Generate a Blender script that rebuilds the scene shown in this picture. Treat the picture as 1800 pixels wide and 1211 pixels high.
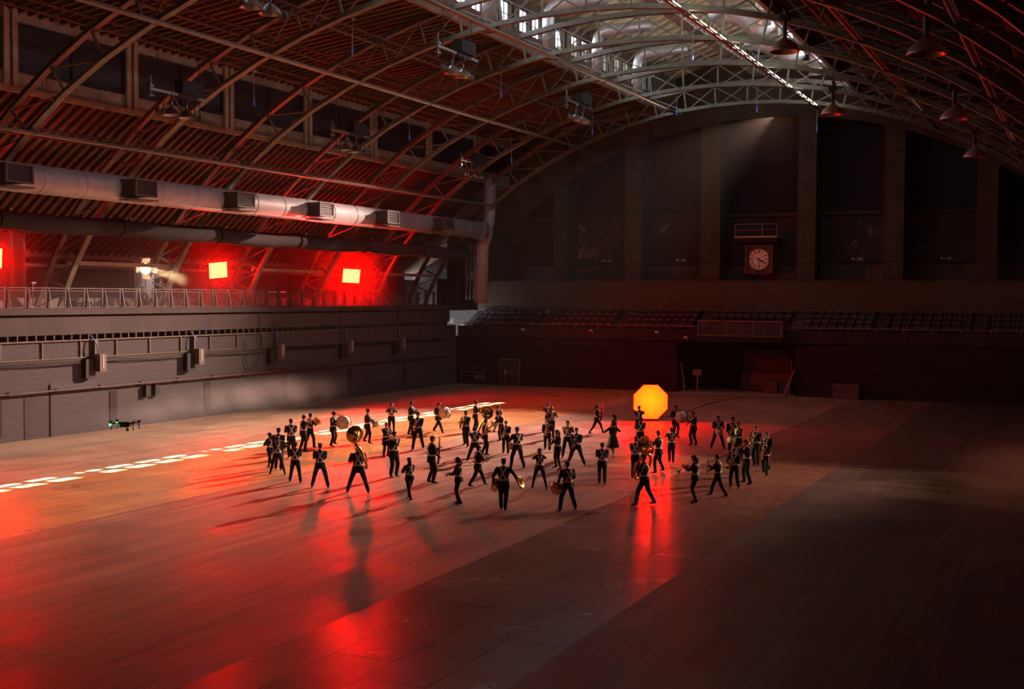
import bpy, bmesh, math, random
from mathutils import Vector, Matrix, Euler
import mathutils
random.seed(7)
for _o in list(bpy.data.objects): bpy.data.objects.remove(_o)
SC = bpy.context.scene
COL = SC.collection
PI = math.pi
R_ = math.radians

# ------------------------------------------------------------------ camera
F_PX = 2177.0
YAW = math.atan(1010/F_PX); PITCH = math.atan(84/F_PX); ROLL = R_(0.30)
f = Vector((-math.sin(YAW)*math.cos(PITCH), math.cos(YAW)*math.cos(PITCH), -math.sin(PITCH)))
r = Vector((math.cos(YAW), math.sin(YAW), 0)); u = r.cross(f)
r2 = r*math.cos(ROLL)+u*math.sin(ROLL); u2 = u*math.cos(ROLL)-r*math.sin(ROLL)
cd = bpy.data.cameras.new('camera'); cam = bpy.data.objects.new('camera', cd); COL.objects.link(cam)
cd.sensor_width = 36.0; cd.lens = 36.0*F_PX/1800.0; cd.clip_end = 400; cd.clip_start = .1
cam.matrix_world = Matrix(((r2.x,u2.x,-f.x,0),(r2.y,u2.y,-f.y,0),(r2.z,u2.z,-f.z,7.5),(0,0,0,1)))
SC.camera = cam

# ------------------------------------------------------------------ view, world, lights
SC.view_settings.view_transform = 'Standard'
SC.view_settings.look = 'None'
SC.view_settings.exposure = 0.0
SC.view_settings.gamma = 1.0
SC.view_settings.use_curve_mapping = False
cy = SC.cycles
cy.use_denoising = True
cy.max_bounces = 6; cy.diffuse_bounces = 3; cy.glossy_bounces = 3; cy.transmission_bounces = 4
cy.volume_bounces = 0; cy.transparent_max_bounces = 8
cy.sample_clamp_indirect = 4.0
cy.caustics_reflective = False; cy.caustics_refractive = False

W = bpy.data.worlds.new('daylight'); SC.world = W; W.use_nodes = True
bg = W.node_tree.nodes['Background']
bg.inputs[0].default_value = (.80,.90,1.0,1); bg.inputs[1].default_value = 9.0

def add_light(name, kind, loc, target, energy, color, **kw):
    d = bpy.data.lights.new(name, kind); o = bpy.data.objects.new(name, d); COL.objects.link(o)
    o.location = loc
    o.rotation_euler = (Vector(target)-Vector(loc)).to_track_quat('-Z','Y').to_euler()
    d.energy = energy; d.color = color
    for k,v in kw.items(): setattr(d, k, v)
    return o
# the sun, low through the windows in the far side of the roof monitor
sd = Vector((-.94,-.50,-1.0))
SUN = add_light('sun', 'SUN', (20,60,60), tuple(Vector((20,60,60))+sd), 170, (1.0,.86,.60), angle=R_(.5))
# daylight that falls in through the monitor glazing
for _y in (46.5,54.6,62.8,70.9,79.1,87.3):
    add_light('monitor_daylight', 'AREA', (-30.6,_y,24.0), (-20,_y,20.5), 150, (.86,.93,1.0), shape='RECTANGLE', size=6.6, size_y=1.3)
    add_light('monitor_daylight', 'AREA', (-15.9,_y,24.0), (-26,_y,20.5), 150, (.95,.97,1.0), shape='RECTANGLE', size=6.6, size_y=1.3)
# tungsten fresnel on the gallery, its low beam raking the floor
FRES = add_light('gallery_fresnel', 'SPOT', (-50.55,57.75,9.05), (-16,53.5,0.8), 60000, (1.0,.66,.30), spot_size=R_(13), spot_blend=.5, shadow_soft_size=.18)
# added lights with no fitting of their own: flag fill, wash, near-floor fill
FLAG_FILL = add_light('fresnel_spill', 'POINT', (-50.25,57.9,8.75), (0,0,0), 28, (1.0,.86,.82), shadow_soft_size=.1)  # added point light that brightens the diffusion flag
WASH = add_light('skylight_end_daylight', 'SPOT', (-23.4,101.15,22.45), (-41.5,40,0), 490000, (1.0,.62,.46), spot_size=R_(42), spot_blend=.95, shadow_soft_size=.12)  # added warm wash, hidden behind the arch lip that cuts its beam
POOL = add_light('opposite_gallery_spot', 'SPOT', (2.0,66,8.6), (-32,27,0), 38000, (1.0,.50,.36), spot_size=R_(48), spot_blend=1.0, shadow_soft_size=.4)  # unseen warm spot added from the opposite side to fill the near floor

# ------------------------------------------------------------------ materials
MATS = {}
def mat(name, col, rough=.6, metal=0., spec=.25, noise=0., nscale=4., bump=0., bscale=20., emis=None, estr=0., col2=None, coat=0., alpha=None):
    if name in MATS: return MATS[name]
    m = bpy.data.materials.new(name); m.use_nodes = True; MATS[name] = m
    nt = m.node_tree; b = nt.nodes['Principled BSDF']
    b.inputs['Base Color'].default_value = (*col,1); b.inputs['Roughness'].default_value = rough
    b.inputs['Metallic'].default_value = metal; b.inputs['Specular IOR Level'].default_value = spec
    if coat: b.inputs['Coat Weight'].default_value = coat
    if alpha is not None: b.inputs['Alpha'].default_value = alpha
    tc = nt.nodes.new('ShaderNodeTexCoord')
    if noise or col2:
        n = nt.nodes.new('ShaderNodeTexNoise'); n.inputs['Scale'].default_value = nscale; n.inputs['Detail'].default_value = 5
        rp = nt.nodes.new('ShaderNodeValToRGB'); nt.links.new(tc.outputs['Object'], n.inputs['Vector']); nt.links.new(n.outputs['Fac'], rp.inputs['Fac'])
        c2 = col2 or tuple(min(1,c*(1+noise)) for c in col); c1 = col if col2 else tuple(c*(1-noise) for c in col)
        rp.color_ramp.elements[0].color = (*c1,1); rp.color_ramp.elements[1].color = (*c2,1)
        rp.color_ramp.elements[0].position = .38; rp.color_ramp.elements[1].position = .62
        nt.links.new(rp.outputs[0], b.inputs['Base Color'])
    if bump:
        n = nt.nodes.new('ShaderNodeTexNoise'); n.inputs['Scale'].default_value = bscale
        bp = nt.nodes.new('ShaderNodeBump'); bp.inputs['Strength'].default_value = bump
        nt.links.new(tc.outputs['Object'], n.inputs['Vector']); nt.links.new(n.outputs['Fac'], bp.inputs['Height']); nt.links.new(bp.outputs[0], b.inputs['Normal'])
    if emis:
        b.inputs['Emission Color'].default_value = (*emis,1); b.inputs['Emission Strength'].default_value = estr
    return m

def floor_mat(name, c1, c2, rough, rvar, pitch, seam=.0, bump=.12, gloss=.5, board_len=3.0):
    """boards running along Y; pitch = board width"""
    m = bpy.data.materials.new(name); m.use_nodes = True; MATS[name] = m
    nt = m.node_tree; N = nt.nodes; L = nt.links; b = N['Principled BSDF']
    tc = N.new('ShaderNodeTexCoord'); mp = N.new('ShaderNodeMapping'); L.new(tc.outputs['Object'], mp.inputs[0])
    mp.inputs['Rotation'].default_value = (0,0,PI/2)
    br = N.new('ShaderNodeTexBrick'); L.new(mp.outputs[0], br.inputs['Vector'])
    br.inputs['Scale'].default_value = 1.0; br.inputs['Brick Width'].default_value = board_len; br.inputs['Row Height'].default_value = pitch
    br.inputs['Mortar Size'].default_value = pitch*.06; br.offset = .37; br.inputs['Bias'].default_value = 0
    br.inputs['Color1'].default_value = (*c1,1); br.inputs['Color2'].default_value = (*c2,1)
    br.inputs['Mortar'].default_value = (*[c*.35 for c in c1],1)
    # streaks along the boards + scuffs
    mp2 = N.new('ShaderNodeMapping'); L.new(tc.outputs['Object'], mp2.inputs[0]); mp2.inputs['Scale'].default_value = (2.2,.10,1)
    n1 = N.new('ShaderNodeTexNoise'); L.new(mp2.outputs[0], n1.inputs['Vector']); n1.inputs['Scale'].default_value = 1.0; n1.inputs['Detail'].default_value = 6
    n2 = N.new('ShaderNodeTexNoise'); L.new(tc.outputs['Object'], n2.inputs['Vector']); n2.inputs['Scale'].default_value = .35; n2.inputs['Detail'].default_value = 7; n2.inputs['Roughness'].default_value = .62
    r1 = N.new('ShaderNodeMapRange'); L.new(n1.outputs['Fac'], r1.inputs['Value']); r1.inputs['From Min'].default_value=.25; r1.inputs['From Max'].default_value=.75; r1.inputs['To Min'].default_value=.72; r1.inputs['To Max'].default_value=1.25
    r3 = N.new('ShaderNodeMapRange'); L.new(n2.outputs['Fac'], r3.inputs['Value']); r3.inputs['From Min'].default_value=.3; r3.inputs['From Max'].default_value=.7; r3.inputs['To Min'].default_value=.78; r3.inputs['To Max'].default_value=1.2
    mu = N.new('ShaderNodeMath'); mu.operation='MULTIPLY'; L.new(r1.outputs[0], mu.inputs[0]); L.new(r3.outputs[0], mu.inputs[1])
    vm = N.new('ShaderNodeVectorMath'); vm.operation='SCALE'; L.new(br.outputs['Color'], vm.inputs[0]); L.new(mu.outputs[0], vm.inputs['Scale'])
    L.new(vm.outputs[0], b.inputs['Base Color'])
    rr = N.new('ShaderNodeMapRange'); L.new(n2.outputs['Fac'], rr.inputs['Value']); rr.inputs['From Min'].default_value=.35; rr.inputs['From Max'].default_value=.65
    rr.inputs['To Min'].default_value = rough-rvar; rr.inputs['To Max'].default_value = rough+rvar; L.new(rr.outputs[0], b.inputs['Roughness'])
    b.inputs['Specular IOR Level'].default_value = gloss
    bp = N.new('ShaderNodeBump'); bp.inputs['Strength'].default_value = bump; bp.inputs['Distance'].default_value = .02
    ad = N.new('ShaderNodeMath'); ad.operation='ADD'; L.new(n1.outputs['Fac'], ad.inputs[0]); L.new(br.outputs['Fac'], ad.inputs[1])
    L.new(ad.outputs[0], bp.inputs['Height']); L.new(bp.outputs[0], b.inputs['Normal'])
    return m

def ply_mat(name, c, rough, rvar):
    m = bpy.data.materials.new(name); m.use_nodes = True; MATS[name] = m
    nt = m.node_tree; N = nt.nodes; L = nt.links; b = N['Principled BSDF']
    g = N.new('ShaderNodeNewGeometry'); oi = N.new('ShaderNodeObjectInfo')
    n1 = N.new('ShaderNodeTexNoise'); L.new(g.outputs['Position'], n1.inputs['Vector']); n1.inputs['Scale'].default_value=.5; n1.inputs['Detail'].default_value=8; n1.inputs['Roughness'].default_value=.65
    mp = N.new('ShaderNodeMapping'); L.new(g.outputs['Position'], mp.inputs[0]); mp.inputs['Scale'].default_value=(6,.5,1)
    n2 = N.new('ShaderNodeTexNoise'); L.new(mp.outputs[0], n2.inputs['Vector']); n2.inputs['Scale'].default_value=1; n2.inputs['Detail'].default_value=4
    a = N.new('ShaderNodeMapRange'); L.new(n1.outputs['Fac'], a.inputs['Value']); a.inputs['From Min'].default_value=.3; a.inputs['From Max'].default_value=.7; a.inputs['To Min'].default_value=.9; a.inputs['To Max'].default_value=1.1
    r = N.new('ShaderNodeMapRange'); L.new(oi.outputs['Random'], r.inputs['Value']); r.inputs['To Min'].default_value=.93; r.inputs['To Max'].default_value=1.07
    mu = N.new('ShaderNodeMath'); mu.operation='MULTIPLY'; L.new(a.outputs[0], mu.inputs[0]); L.new(r.outputs[0], mu.inputs[1])
    vm = N.new('ShaderNodeVectorMath'); vm.operation='SCALE'; vm.inputs[0].default_value=c; L.new(mu.outputs[0], vm.inputs['Scale']); L.new(vm.outputs[0], b.inputs['Base Color'])
    rr = N.new('ShaderNodeMapRange'); L.new(n1.outputs['Fac'], rr.inputs['Value']); rr.inputs['From Min'].default_value=.2; rr.inputs['From Max'].default_value=.8; rr.inputs['To Min'].default_value=rough-rvar; rr.inputs['To Max'].default_value=rough+rvar; L.new(rr.outputs[0], b.inputs['Roughness'])
    bp = N.new('ShaderNodeBump'); bp.inputs['Strength'].default_value=.03; bp.inputs['Distance'].default_value=.02; L.new(n2.outputs['Fac'], bp.inputs['Height']); L.new(bp.outputs[0], b.inputs['Normal'])
    return m

def brick_mat(name, c1, c2, mortar, w=.40, h=.20, patch=None, pscale=.25, pthr=.56, axis='XZ'):
    m = bpy.data.materials.new(name); m.use_nodes = True; MATS[name] = m
    nt = m.node_tree; N = nt.nodes; L = nt.links; b = N['Principled BSDF']; b.inputs['Roughness'].default_value = .9
    tc = N.new('ShaderNodeTexCoord'); sp = N.new('ShaderNodeSeparateXYZ'); cb = N.new('ShaderNodeCombineXYZ'); L.new(tc.outputs['Object'], sp.inputs[0])
    L.new(sp.outputs[axis[0]], cb.inputs['X']); L.new(sp.outputs[axis[1]], cb.inputs['Y'])
    br = N.new('ShaderNodeTexBrick'); L.new(cb.outputs[0], br.inputs['Vector']); br.inputs['Scale'].default_value=1
    br.inputs['Brick Width'].default_value=w; br.inputs['Row Height'].default_value=h; br.inputs['Mortar Size'].default_value=.012
    br.inputs['Color1'].default_value=(*c1,1); br.inputs['Color2'].default_value=(*c2,1); br.inputs['Mortar'].default_value=(*mortar,1)
    out = br.outputs['Color']
    n = N.new('ShaderNodeTexNoise'); L.new(tc.outputs['Object'], n.inputs['Vector']); n.inputs['Scale'].default_value=pscale; n.inputs['Detail'].default_value=9; n.inputs['Roughness'].default_value=.7
    if patch:
        rp = N.new('ShaderNodeMapRange'); L.new(n.outputs['Fac'], rp.inputs['Value']); rp.inputs['From Min'].default_value=pthr; rp.inputs['From Max'].default_value=pthr+.05
        mx = N.new('ShaderNodeMix'); mx.data_type='RGBA'; L.new(rp.outputs[0], mx.inputs[0]); L.new(out, mx.inputs[6]); mx.inputs[7].default_value=(*patch,1); out = mx.outputs[2]
    L.new(out, b.inputs['Base Color'])
    bp = N.new('ShaderNodeBump'); bp.inputs['Strength'].default_value=.35; bp.inputs['Distance'].default_value=.01; bp.invert=True; L.new(br.outputs['Fac'], bp.inputs['Height']); L.new(bp.outputs[0], b.inputs['Normal'])
    return m

# ------------------------------------------------------------------ mesh helpers
class MB:
    def __init__(s): s.v=[]; s.f=[]; s.m=[]; s.cur=0
    def add(s, vs, fs):
        k=len(s.v); s.v += [tuple(v) for v in vs]; s.f += [tuple(i+k for i in f_) for f_ in fs]; s.m += [s.cur]*len(fs); return s
    def box(s, a, b):
        x0,y0,z0=a; x1,y1,z1=b
        return s.add([(x0,y0,z0),(x1,y0,z0),(x1,y1,z0),(x0,y1,z0),(x0,y0,z1),(x1,y0,z1),(x1,y1,z1),(x0,y1,z1)],
            [(0,3,2,1),(4,5,6,7),(0,1,5,4),(1,2,6,5),(2,3,7,6),(3,0,4,7)])
    def cbox(s, c, d):
        return s.box((c[0]-d[0]/2,c[1]-d[1]/2,c[2]-d[2]/2),(c[0]+d[0]/2,c[1]+d[1]/2,c[2]+d[2]/2))
    def beam(s, p, q, w, h, up=(0,0,1)):
        p=Vector(p); q=Vector(q); d=(q-p).normalized(); up=Vector(up)
        if abs(d.dot(up))>.98: up=Vector((0,1,0)) if abs(d.y)<.9 else Vector((1,0,0))
        sx=d.cross(up).normalized()*w/2; sy=sx.cross(d).normalized()*h/2
        vs=[p-sx-sy,p+sx-sy,p+sx+sy,p-sx+sy,q-sx-sy,q+sx-sy,q+sx+sy,q-sx+sy]
        return s.add(vs,[(0,3,2,1),(4,5,6,7),(0,1,5,4),(1,2,6,5),(2,3,7,6),(3,0,4,7)])
    def tube(s, pts, rad, n=8, caps=True):
        pts=[Vector(p) for p in pts]
        rads = rad if isinstance(rad,(list,tuple)) else [rad]*len(pts)
        rings=[]; prev=None
        for i,p in enumerate(pts):
            t=(pts[min(i+1,len(pts)-1)]-pts[max(i-1,0)]).normalized()
            if prev is None:
                a=Vector((0,0,1)) if abs(t.z)<.9 else Vector((1,0,0)); x=t.cross(a).normalized()
            else:
                x=(prev-t*prev.dot(t)).normalized()
            prev=x; y=t.cross(x)
            rr=rads[i]; rx,ry = rr if isinstance(rr,(list,tuple)) else (rr,rr)
            rings.append([p+x*rx*math.cos(2*PI*k/n)+y*ry*math.sin(2*PI*k/n) for k in range(n)])
        vs=[v for g in rings for v in g]; fs=[]
        for i in range(len(pts)-1):
            for k in range(n):
                fs.append((i*n+k, i*n+(k+1)%n, (i+1)*n+(k+1)%n, (i+1)*n+k))
        if caps: fs.append(tuple(reversed(range(n)))); fs.append(tuple((len(pts)-1)*n+k for k in range(n)))
        return s.add(vs,fs)
    def lathe(s, prof, n=16, M=None, closed=False):
        """prof list of (r,z)"""
        vs=[]; 
        for (r_,z_) in prof:
            for k in range(n):
                v=Vector((r_*math.cos(2*PI*k/n), r_*math.sin(2*PI*k/n), z_))
                vs.append(M@v if M else v)
        fs=[]; P=len(prof); rng = P if closed else P-1
        for i in range(rng):
            j=(i+1)%P
            for k in range(n):
                fs.append((i*n+k, i*n+(k+1)%n, j*n+(k+1)%n, j*n+k))
        if not closed:
            if prof[0][0]>1e-4: fs.append(tuple(reversed(range(n))))
            if prof[-1][0]>1e-4: fs.append(tuple((P-1)*n+k for k in range(n)))
        return s.add(vs,fs)
    def ell(s, c, rad, n=10, m=7, M=None):
        vs=[];fs=[]
        c=Vector(c)
        for i in range(m+1):
            t=PI*i/m
            for k in range(n):
                a=2*PI*k/n; v=Vector((rad[0]*math.sin(t)*math.cos(a), rad[1]*math.sin(t)*math.sin(a), -rad[2]*math.cos(t)))
                if M: v=M@v
                vs.append(c+v)
        for i in range(m):
            for k in range(n): fs.append((i*n+k,i*n+(k+1)%n,(i+1)*n+(k+1)%n,(i+1)*n+k))
        return s.add(vs,fs)
    def mesh(s, name, mats, smooth=False):
        me=bpy.data.meshes.new(name); me.from_pydata(s.v,[],s.f)
        if not isinstance(mats,(list,tuple)): mats=[mats]
        for m_ in mats: me.materials.append(m_)
        if len(mats)>1: me.polygons.foreach_set('material_index', s.m)
        if smooth: me.polygons.foreach_set('use_smooth',[True]*len(me.polygons))
        me.validate(); me.update(); return me
    def build(s, name, mats, parent=None, loc=None, smooth=False):
        return link(name, s.mesh(name,mats,smooth), parent, loc)
def link(name, me, parent=None, loc=None, rot=None):
    o=bpy.data.objects.new(name, me); COL.objects.link(o)
    if parent is not None: o.parent=parent
    if loc is not None: o.location=loc
    if rot is not None: o.rotation_euler=rot
    return o
def tag(o, label, cat, group=None, kind=None):
    if label: o['label']=label
    if cat: o['category']=cat
    if group: o['group']=group
    if kind: o['kind']=kind
    return o
def thing(name, loc, label, cat, rz=0., group=None, kind=None):
    o=bpy.data.objects.new(name,None); COL.objects.link(o); o.location=loc; o.rotation_euler=(0,0,rz); o.empty_display_size=.2
    return tag(o,label,cat,group,kind)
def struct(o): o['kind']='structure'; return o
def dup(o, parent=None):
    c=o.copy(); COL.objects.link(c)
    if parent is not None: c.parent=parent
    for ch in KIDS.get(o.name, ()):  dup_child(ch, c)
    return c
KIDS={}
def dup_child(o, parent):
    c=o.copy(); COL.objects.link(c); c.parent=parent
    for ch in KIDS.get(o.name, ()): dup_child(ch, c)
def register(root):
    """remember the children of a finished prototype so copies are quick"""
    def walk(o):
        KIDS[o.name]=[c for c in o.children]
        for c in o.children: walk(c)
    walk(root); return root
ORD=['first','second','third','fourth','fifth','sixth','seventh','eighth','ninth','tenth','eleventh','twelfth','thirteenth','fourteenth','fifteenth','sixteenth']
# ------------------------------------------------------------------ the hall
XL, XR, YB, YF, XC = -49.3, 3.0, 94.8, -8.0, -23.2
DECK = 6.75
RIBS = [26.1+8.15*i for i in range(9)]       # 26.1 ... 91.3 (trusses across the hall)
M_conc = mat('painted_concrete', (.074,.061,.064), .85, noise=.12, nscale=.8)
M_conc2 = mat('painted_block', (.068,.057,.064), .88, noise=.15, nscale=.6)
M_dark = mat('dark_recess', (.03,.02,.02), .9)
M_steel = mat('painted_steel', (.13,.105,.085), .55, noise=.15, nscale=2)
M_steel_g = mat('grey_green_steel', (.16,.155,.12), .5, noise=.15, nscale=2)
M_pipe = mat('grey_pipe', (.26,.23,.21), .45)
M_galv = mat('galvanised', (.62,.61,.62), .42, metal=.6, noise=.12, nscale=3)
M_wood = mat('roof_boards', (.24,.145,.10), .8, noise=.2, nscale=2.5)
M_raft = mat('rafter_timber', (.11,.065,.05), .75, noise=.2, nscale=3)
M_cream = mat('cream_paint', (.44,.39,.30), .7, noise=.15, nscale=1.2)
M_blind = mat('dark_blind', (.055,.045,.055), .7, noise=.1, nscale=1)
M_black = mat('black_metal', (.02,.018,.018), .5)
M_rubber = mat('black_fabric', (.035,.028,.032), .9, bump=.3, bscale=6)
M_white = mat('white_paint', (.75,.73,.7), .5)

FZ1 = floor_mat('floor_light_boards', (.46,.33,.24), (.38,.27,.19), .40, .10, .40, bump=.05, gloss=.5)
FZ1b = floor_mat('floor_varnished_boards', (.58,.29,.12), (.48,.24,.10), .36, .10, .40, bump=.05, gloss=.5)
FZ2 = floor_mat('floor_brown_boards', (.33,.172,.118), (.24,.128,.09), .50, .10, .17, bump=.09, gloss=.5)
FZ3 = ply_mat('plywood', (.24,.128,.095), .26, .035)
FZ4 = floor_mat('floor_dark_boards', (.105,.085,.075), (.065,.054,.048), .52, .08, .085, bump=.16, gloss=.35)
def floor():
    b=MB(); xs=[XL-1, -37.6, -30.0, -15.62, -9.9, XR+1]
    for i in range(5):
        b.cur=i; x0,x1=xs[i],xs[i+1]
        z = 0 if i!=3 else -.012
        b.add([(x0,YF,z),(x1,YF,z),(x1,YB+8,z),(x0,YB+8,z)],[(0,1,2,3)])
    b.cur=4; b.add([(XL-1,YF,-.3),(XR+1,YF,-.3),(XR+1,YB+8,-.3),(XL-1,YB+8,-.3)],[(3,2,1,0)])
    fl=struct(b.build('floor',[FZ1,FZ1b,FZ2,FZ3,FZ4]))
    sh=MB(); w=1.43; l=2.44; g=.004; e=.005; t=.012
    x0,y0,x1,y1=-w/2+g,-l/2+g,w/2-g,l/2-g
    sh.add([(x0,y0,-t),(x1,y0,-t),(x1,y1,-t),(x0,y1,-t),(x0,y0,-.003),(x1,y0,-.003),(x1,y1,-.003),(x0,y1,-.003),
        (x0+e,y0+e,0),(x1-e,y0+e,0),(x1-e,y1-e,0),(x0+e,y1-e,0)],
        [(0,1,5,4),(1,2,6,5),(2,3,7,6),(3,0,4,7),(4,5,9,8),(5,6,10,9),(6,7,11,10),(7,4,8,11),(8,9,10,11)])
    me=sh.mesh('plywood_sheet',FZ3)
    for c in range(4):
        for k in range(33):
            y=14.5+k*l+(c%2)*1.22
            if y>YB-1.3: continue
            o=link('plywood_sheet',me,fl,(-15.62+w*(c+.5),y,random.choice((0,.001,.002))))
    # raised threshold of the portal
    return fl
FLOOR=floor()

# ---- gallery side (wall_left): base wall, fascia, slots, panels
def wall_left():
    b=MB(); b.cur=0
    b.box((XL-.4,YF,0),(XL,YB,4.1)); b.box((XL-.4,YF,4.1),(XL-.02,YB,5.05))
    b.cur=1
    b.box((XL-.3,YF,5.35),(XL,93.6,6.28)); b.box((XL-.2,YF,6.42),(XL+.06,93.6,DECK))
    b.cur=2; b.box((XL-.4,YF,6.28),(XL-.12,93.6,6.42)); b.box((XL-.4,YF,5.05),(XL-.22,93.6,5.35))
    w=struct(b.build('wall_left',[brick_mat('block_wall',(.068,.060,.071),(.062,.055,.065),(.048,.042,.048),.8,.28,axis='YZ'),M_conc,M_dark]))
    # fins in the slot band, panel ribs below it, two rails
    fin=MB().box((-.2,-.03,5.06),(0,.03,5.34)).mesh('slot_fin',M_steel)
    rib=MB().box((-.04,-.04,4.12),(.05,.04,5.03)).mesh('panel_rib',M_steel)
    y=18.0; k=0
    while y<93:
        link('slot_fin',fin,w,(XL-.01,y,0)); y+=.62; k+=1
    ys=18.2
    while ys<93:
        link('panel_rib',rib,w,(XL,ys,0)); ys+=2.72
    MB().box((XL,YF,5.0),(XL+.10,93.6,5.07)).build('ledge_rail',M_steel,w)
    MB().box((XL,YF,4.06),(XL+.05,93.6,4.12)).build('ledge_rail',M_steel,w)
    for i in range(9):                        # tall narrow slots in the base wall
        yy=20.7+8.15*i
        MB().box((XL,yy-.28,.35),(XL+.03,yy+.28,2.15)).build('slot_panel',mat('slot_brown',(.030,.020,.020),.8),w)
    # flush door with frame
    d=MB(); d.cur=0; d.box((XL,46.9,0),(XL+.02,48.6,2.2)); dd=d.build('service_door',M_conc2,w)
    MB().box((XL,48.6,0),(XL+.05,48.68,2.75)).build('door_edge',M_dark,dd)
    MB().box((XL,48.7,2.25),(XL+.03,51.9,2.85)).build('wall_plate',mat('plate_blue',(.055,.05,.07),.6),w)
    return w
WL=wall_left()
# handrail / pipe along the wall
b=MB(); b.tube([(XL+.22,YF,2.43),(XL+.22,93.4,2.43)],.055,8)
o=b.build('wall_pipe',mat('wall_pipe_dark',(.05,.034,.030),.6),smooth=True); tag(o,'long brown pipe running along the block wall under the gallery','pipe')
k=MB().box((-.22,-.03,-.1),(0,.03,.1)).mesh('pipe_bracket',M_steel)
for i in range(24): link('pipe_bracket',k,o,(XL+.2,17+3.2*i,2.43))
# bundled cables sagging on the wall
rnd=random.Random(3)
cb=MB()
for j in range(4):
    pts=[]; y=16.0
    while y<93: pts.append((XL+.10+.03*j, y, 4.02-.05*j-.07*abs(math.sin((y-20.7)/8.15*PI))-.03*rnd.random())); y+=1.1
    cb.tube(pts,.022,5)
tag(cb.build('cable_bundle',M_black,smooth=True),'black cables strung in shallow swags below the fascia panels','cables')
# speaker / dimmer boxes with trunking, one per bay
def wall_box(i,yy):
    words=['farthest from the brick end wall','next to the pale door','below the lamp on the gallery','below the middle red panel','below the small cart','below the far red panel','nearest the seating','beside the corner','hidden']
    t=thing('junction_cabinet',(XL,yy,3.3),None,None)
    MB().box((0,-.25,0),(.62,.25,.95)).build('cabinet',mat('cabinet_grey',(.15,.12,.12),.6),t)
    MB().box((.02,-.12,.95),(.14,.12,1.75)).build('trunking',M_steel,t)
    MB().tube([(.3,-.1,.95),(.34,-.13,1.35),(.2,-.25,1.75),(.1,-.4,2.0)],.03,6).build('blue_cable',mat('blue_cable',(.05,.12,.55),.5),t)
    MB().box((.62,-.03,.2),(.64,.03,.9)).build('strip',M_white,t)
    MB().box((.0,-1.0,-.35),(.34,-.3,.7)).build('side_speaker',M_black,t)  # dark block standing in for the shadow the cabinet casts
    return t
CABL=['grey junction cabinet on the block wall above the flying drone','grey junction cabinet on the wall under the white gallery lamp','grey junction cabinet on the wall under the middle red panel','grey junction cabinet on the wall between the two far red panels','grey junction cabinet on the wall under the far red light panel']
for i,yy in enumerate((51.9,60.2,68.6,77.2,84.8)):
    t=wall_box(i,yy); tag(t,['grey junction cabinet with side speaker, first along the block wall above the drone','grey junction cabinet, second along the block wall from the drone end','grey junction cabinet, third along the block wall, below the rails of the gallery','grey junction cabinet, fourth along the block wall, below the far red panel','grey junction cabinet, last along the block wall before the seating corner'][i],'cabinet',group='junction cabinets along the block wall')
for yy,w_ in ((55.9,'hinged'),(56.7,'round-eyed')):
    o=MB().cbox((XL+.12,yy,1.95),(.24,.4,.62)).build('wall_box',M_black); tag(o,('small black wall box on the drone side of a pair' if w_=='hinged' else 'small black wall box on the far side of a pair'),'box')
b=MB(); b.tube([(XL+.1,66.7,6.2),(XL+.12,66.8,4.0),(XL+.12,66.3,2.9),(XL+.12,65.5,2.7),(XL+.12,65.2,3.2),(XL+.1,65.2,4.6)],.025,6)
tag(b.build('hanging_cable',M_black,smooth=True),'black cable loop hanging down the block wall from the gallery','cable')
for yy in (72.2,80.2,86.7,89.2):
    pass
for i,yy in enumerate((76.3,84.6)):
    tag(MB().tube([(XL+.1,yy,6.7),(XL+.1,yy+.05,5.4),(XL+.1,yy-.05,4.1)],.022,5).build('drop_cable',M_black,smooth=True),['thin black cable dropping down the fascia under the far red panel','thin black cable dropping down the fascia near the gallery end'][i],'cable')

# ---- gallery deck, kerb and back wall
b=MB(); b.box((-57,YF,6.3),(XL-.15,YB+4.5,DECK-.02))
GD=struct(b.build('gallery_deck',mat('deck_concrete',(.08,.06,.058),.8,noise=.2,nscale=1))); GD.name='floor_gallery'
MB().box((-52.9,YF,DECK),(-52.6,92,DECK+.55)).build('kerb_wall',mat('kerb',(.16,.14,.13),.8,noise=.2,nscale=1.5),GD)
M_gbrick=brick_mat('gallery_brick',(.05,.03,.028),(.04,.025,.022),(.03,.02,.02),.4,.16,patch=(.08,.06,.05),pscale=.6,pthr=.6,axis='YZ')
b=MB(); b.box((-57.3,YF,DECK-.5),(-57,YB+4.5,11.6))
GW=struct(b.build('wall_gallery',M_gbrick))
for i in range(12):                          # piers of the gallery wall
    MB().box((-57,14+8.15*i,DECK),(-56.5,15.2+8.15*i,11)).build('pier',M_gbrick,GW)
for z,rr in ((9.9,.28),(9.2,.12)):
    MB().tube([(-56.3,YF,z),(-56.3,92,z)],rr,10).build('service_pipe',M_pipe,GW)

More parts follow.
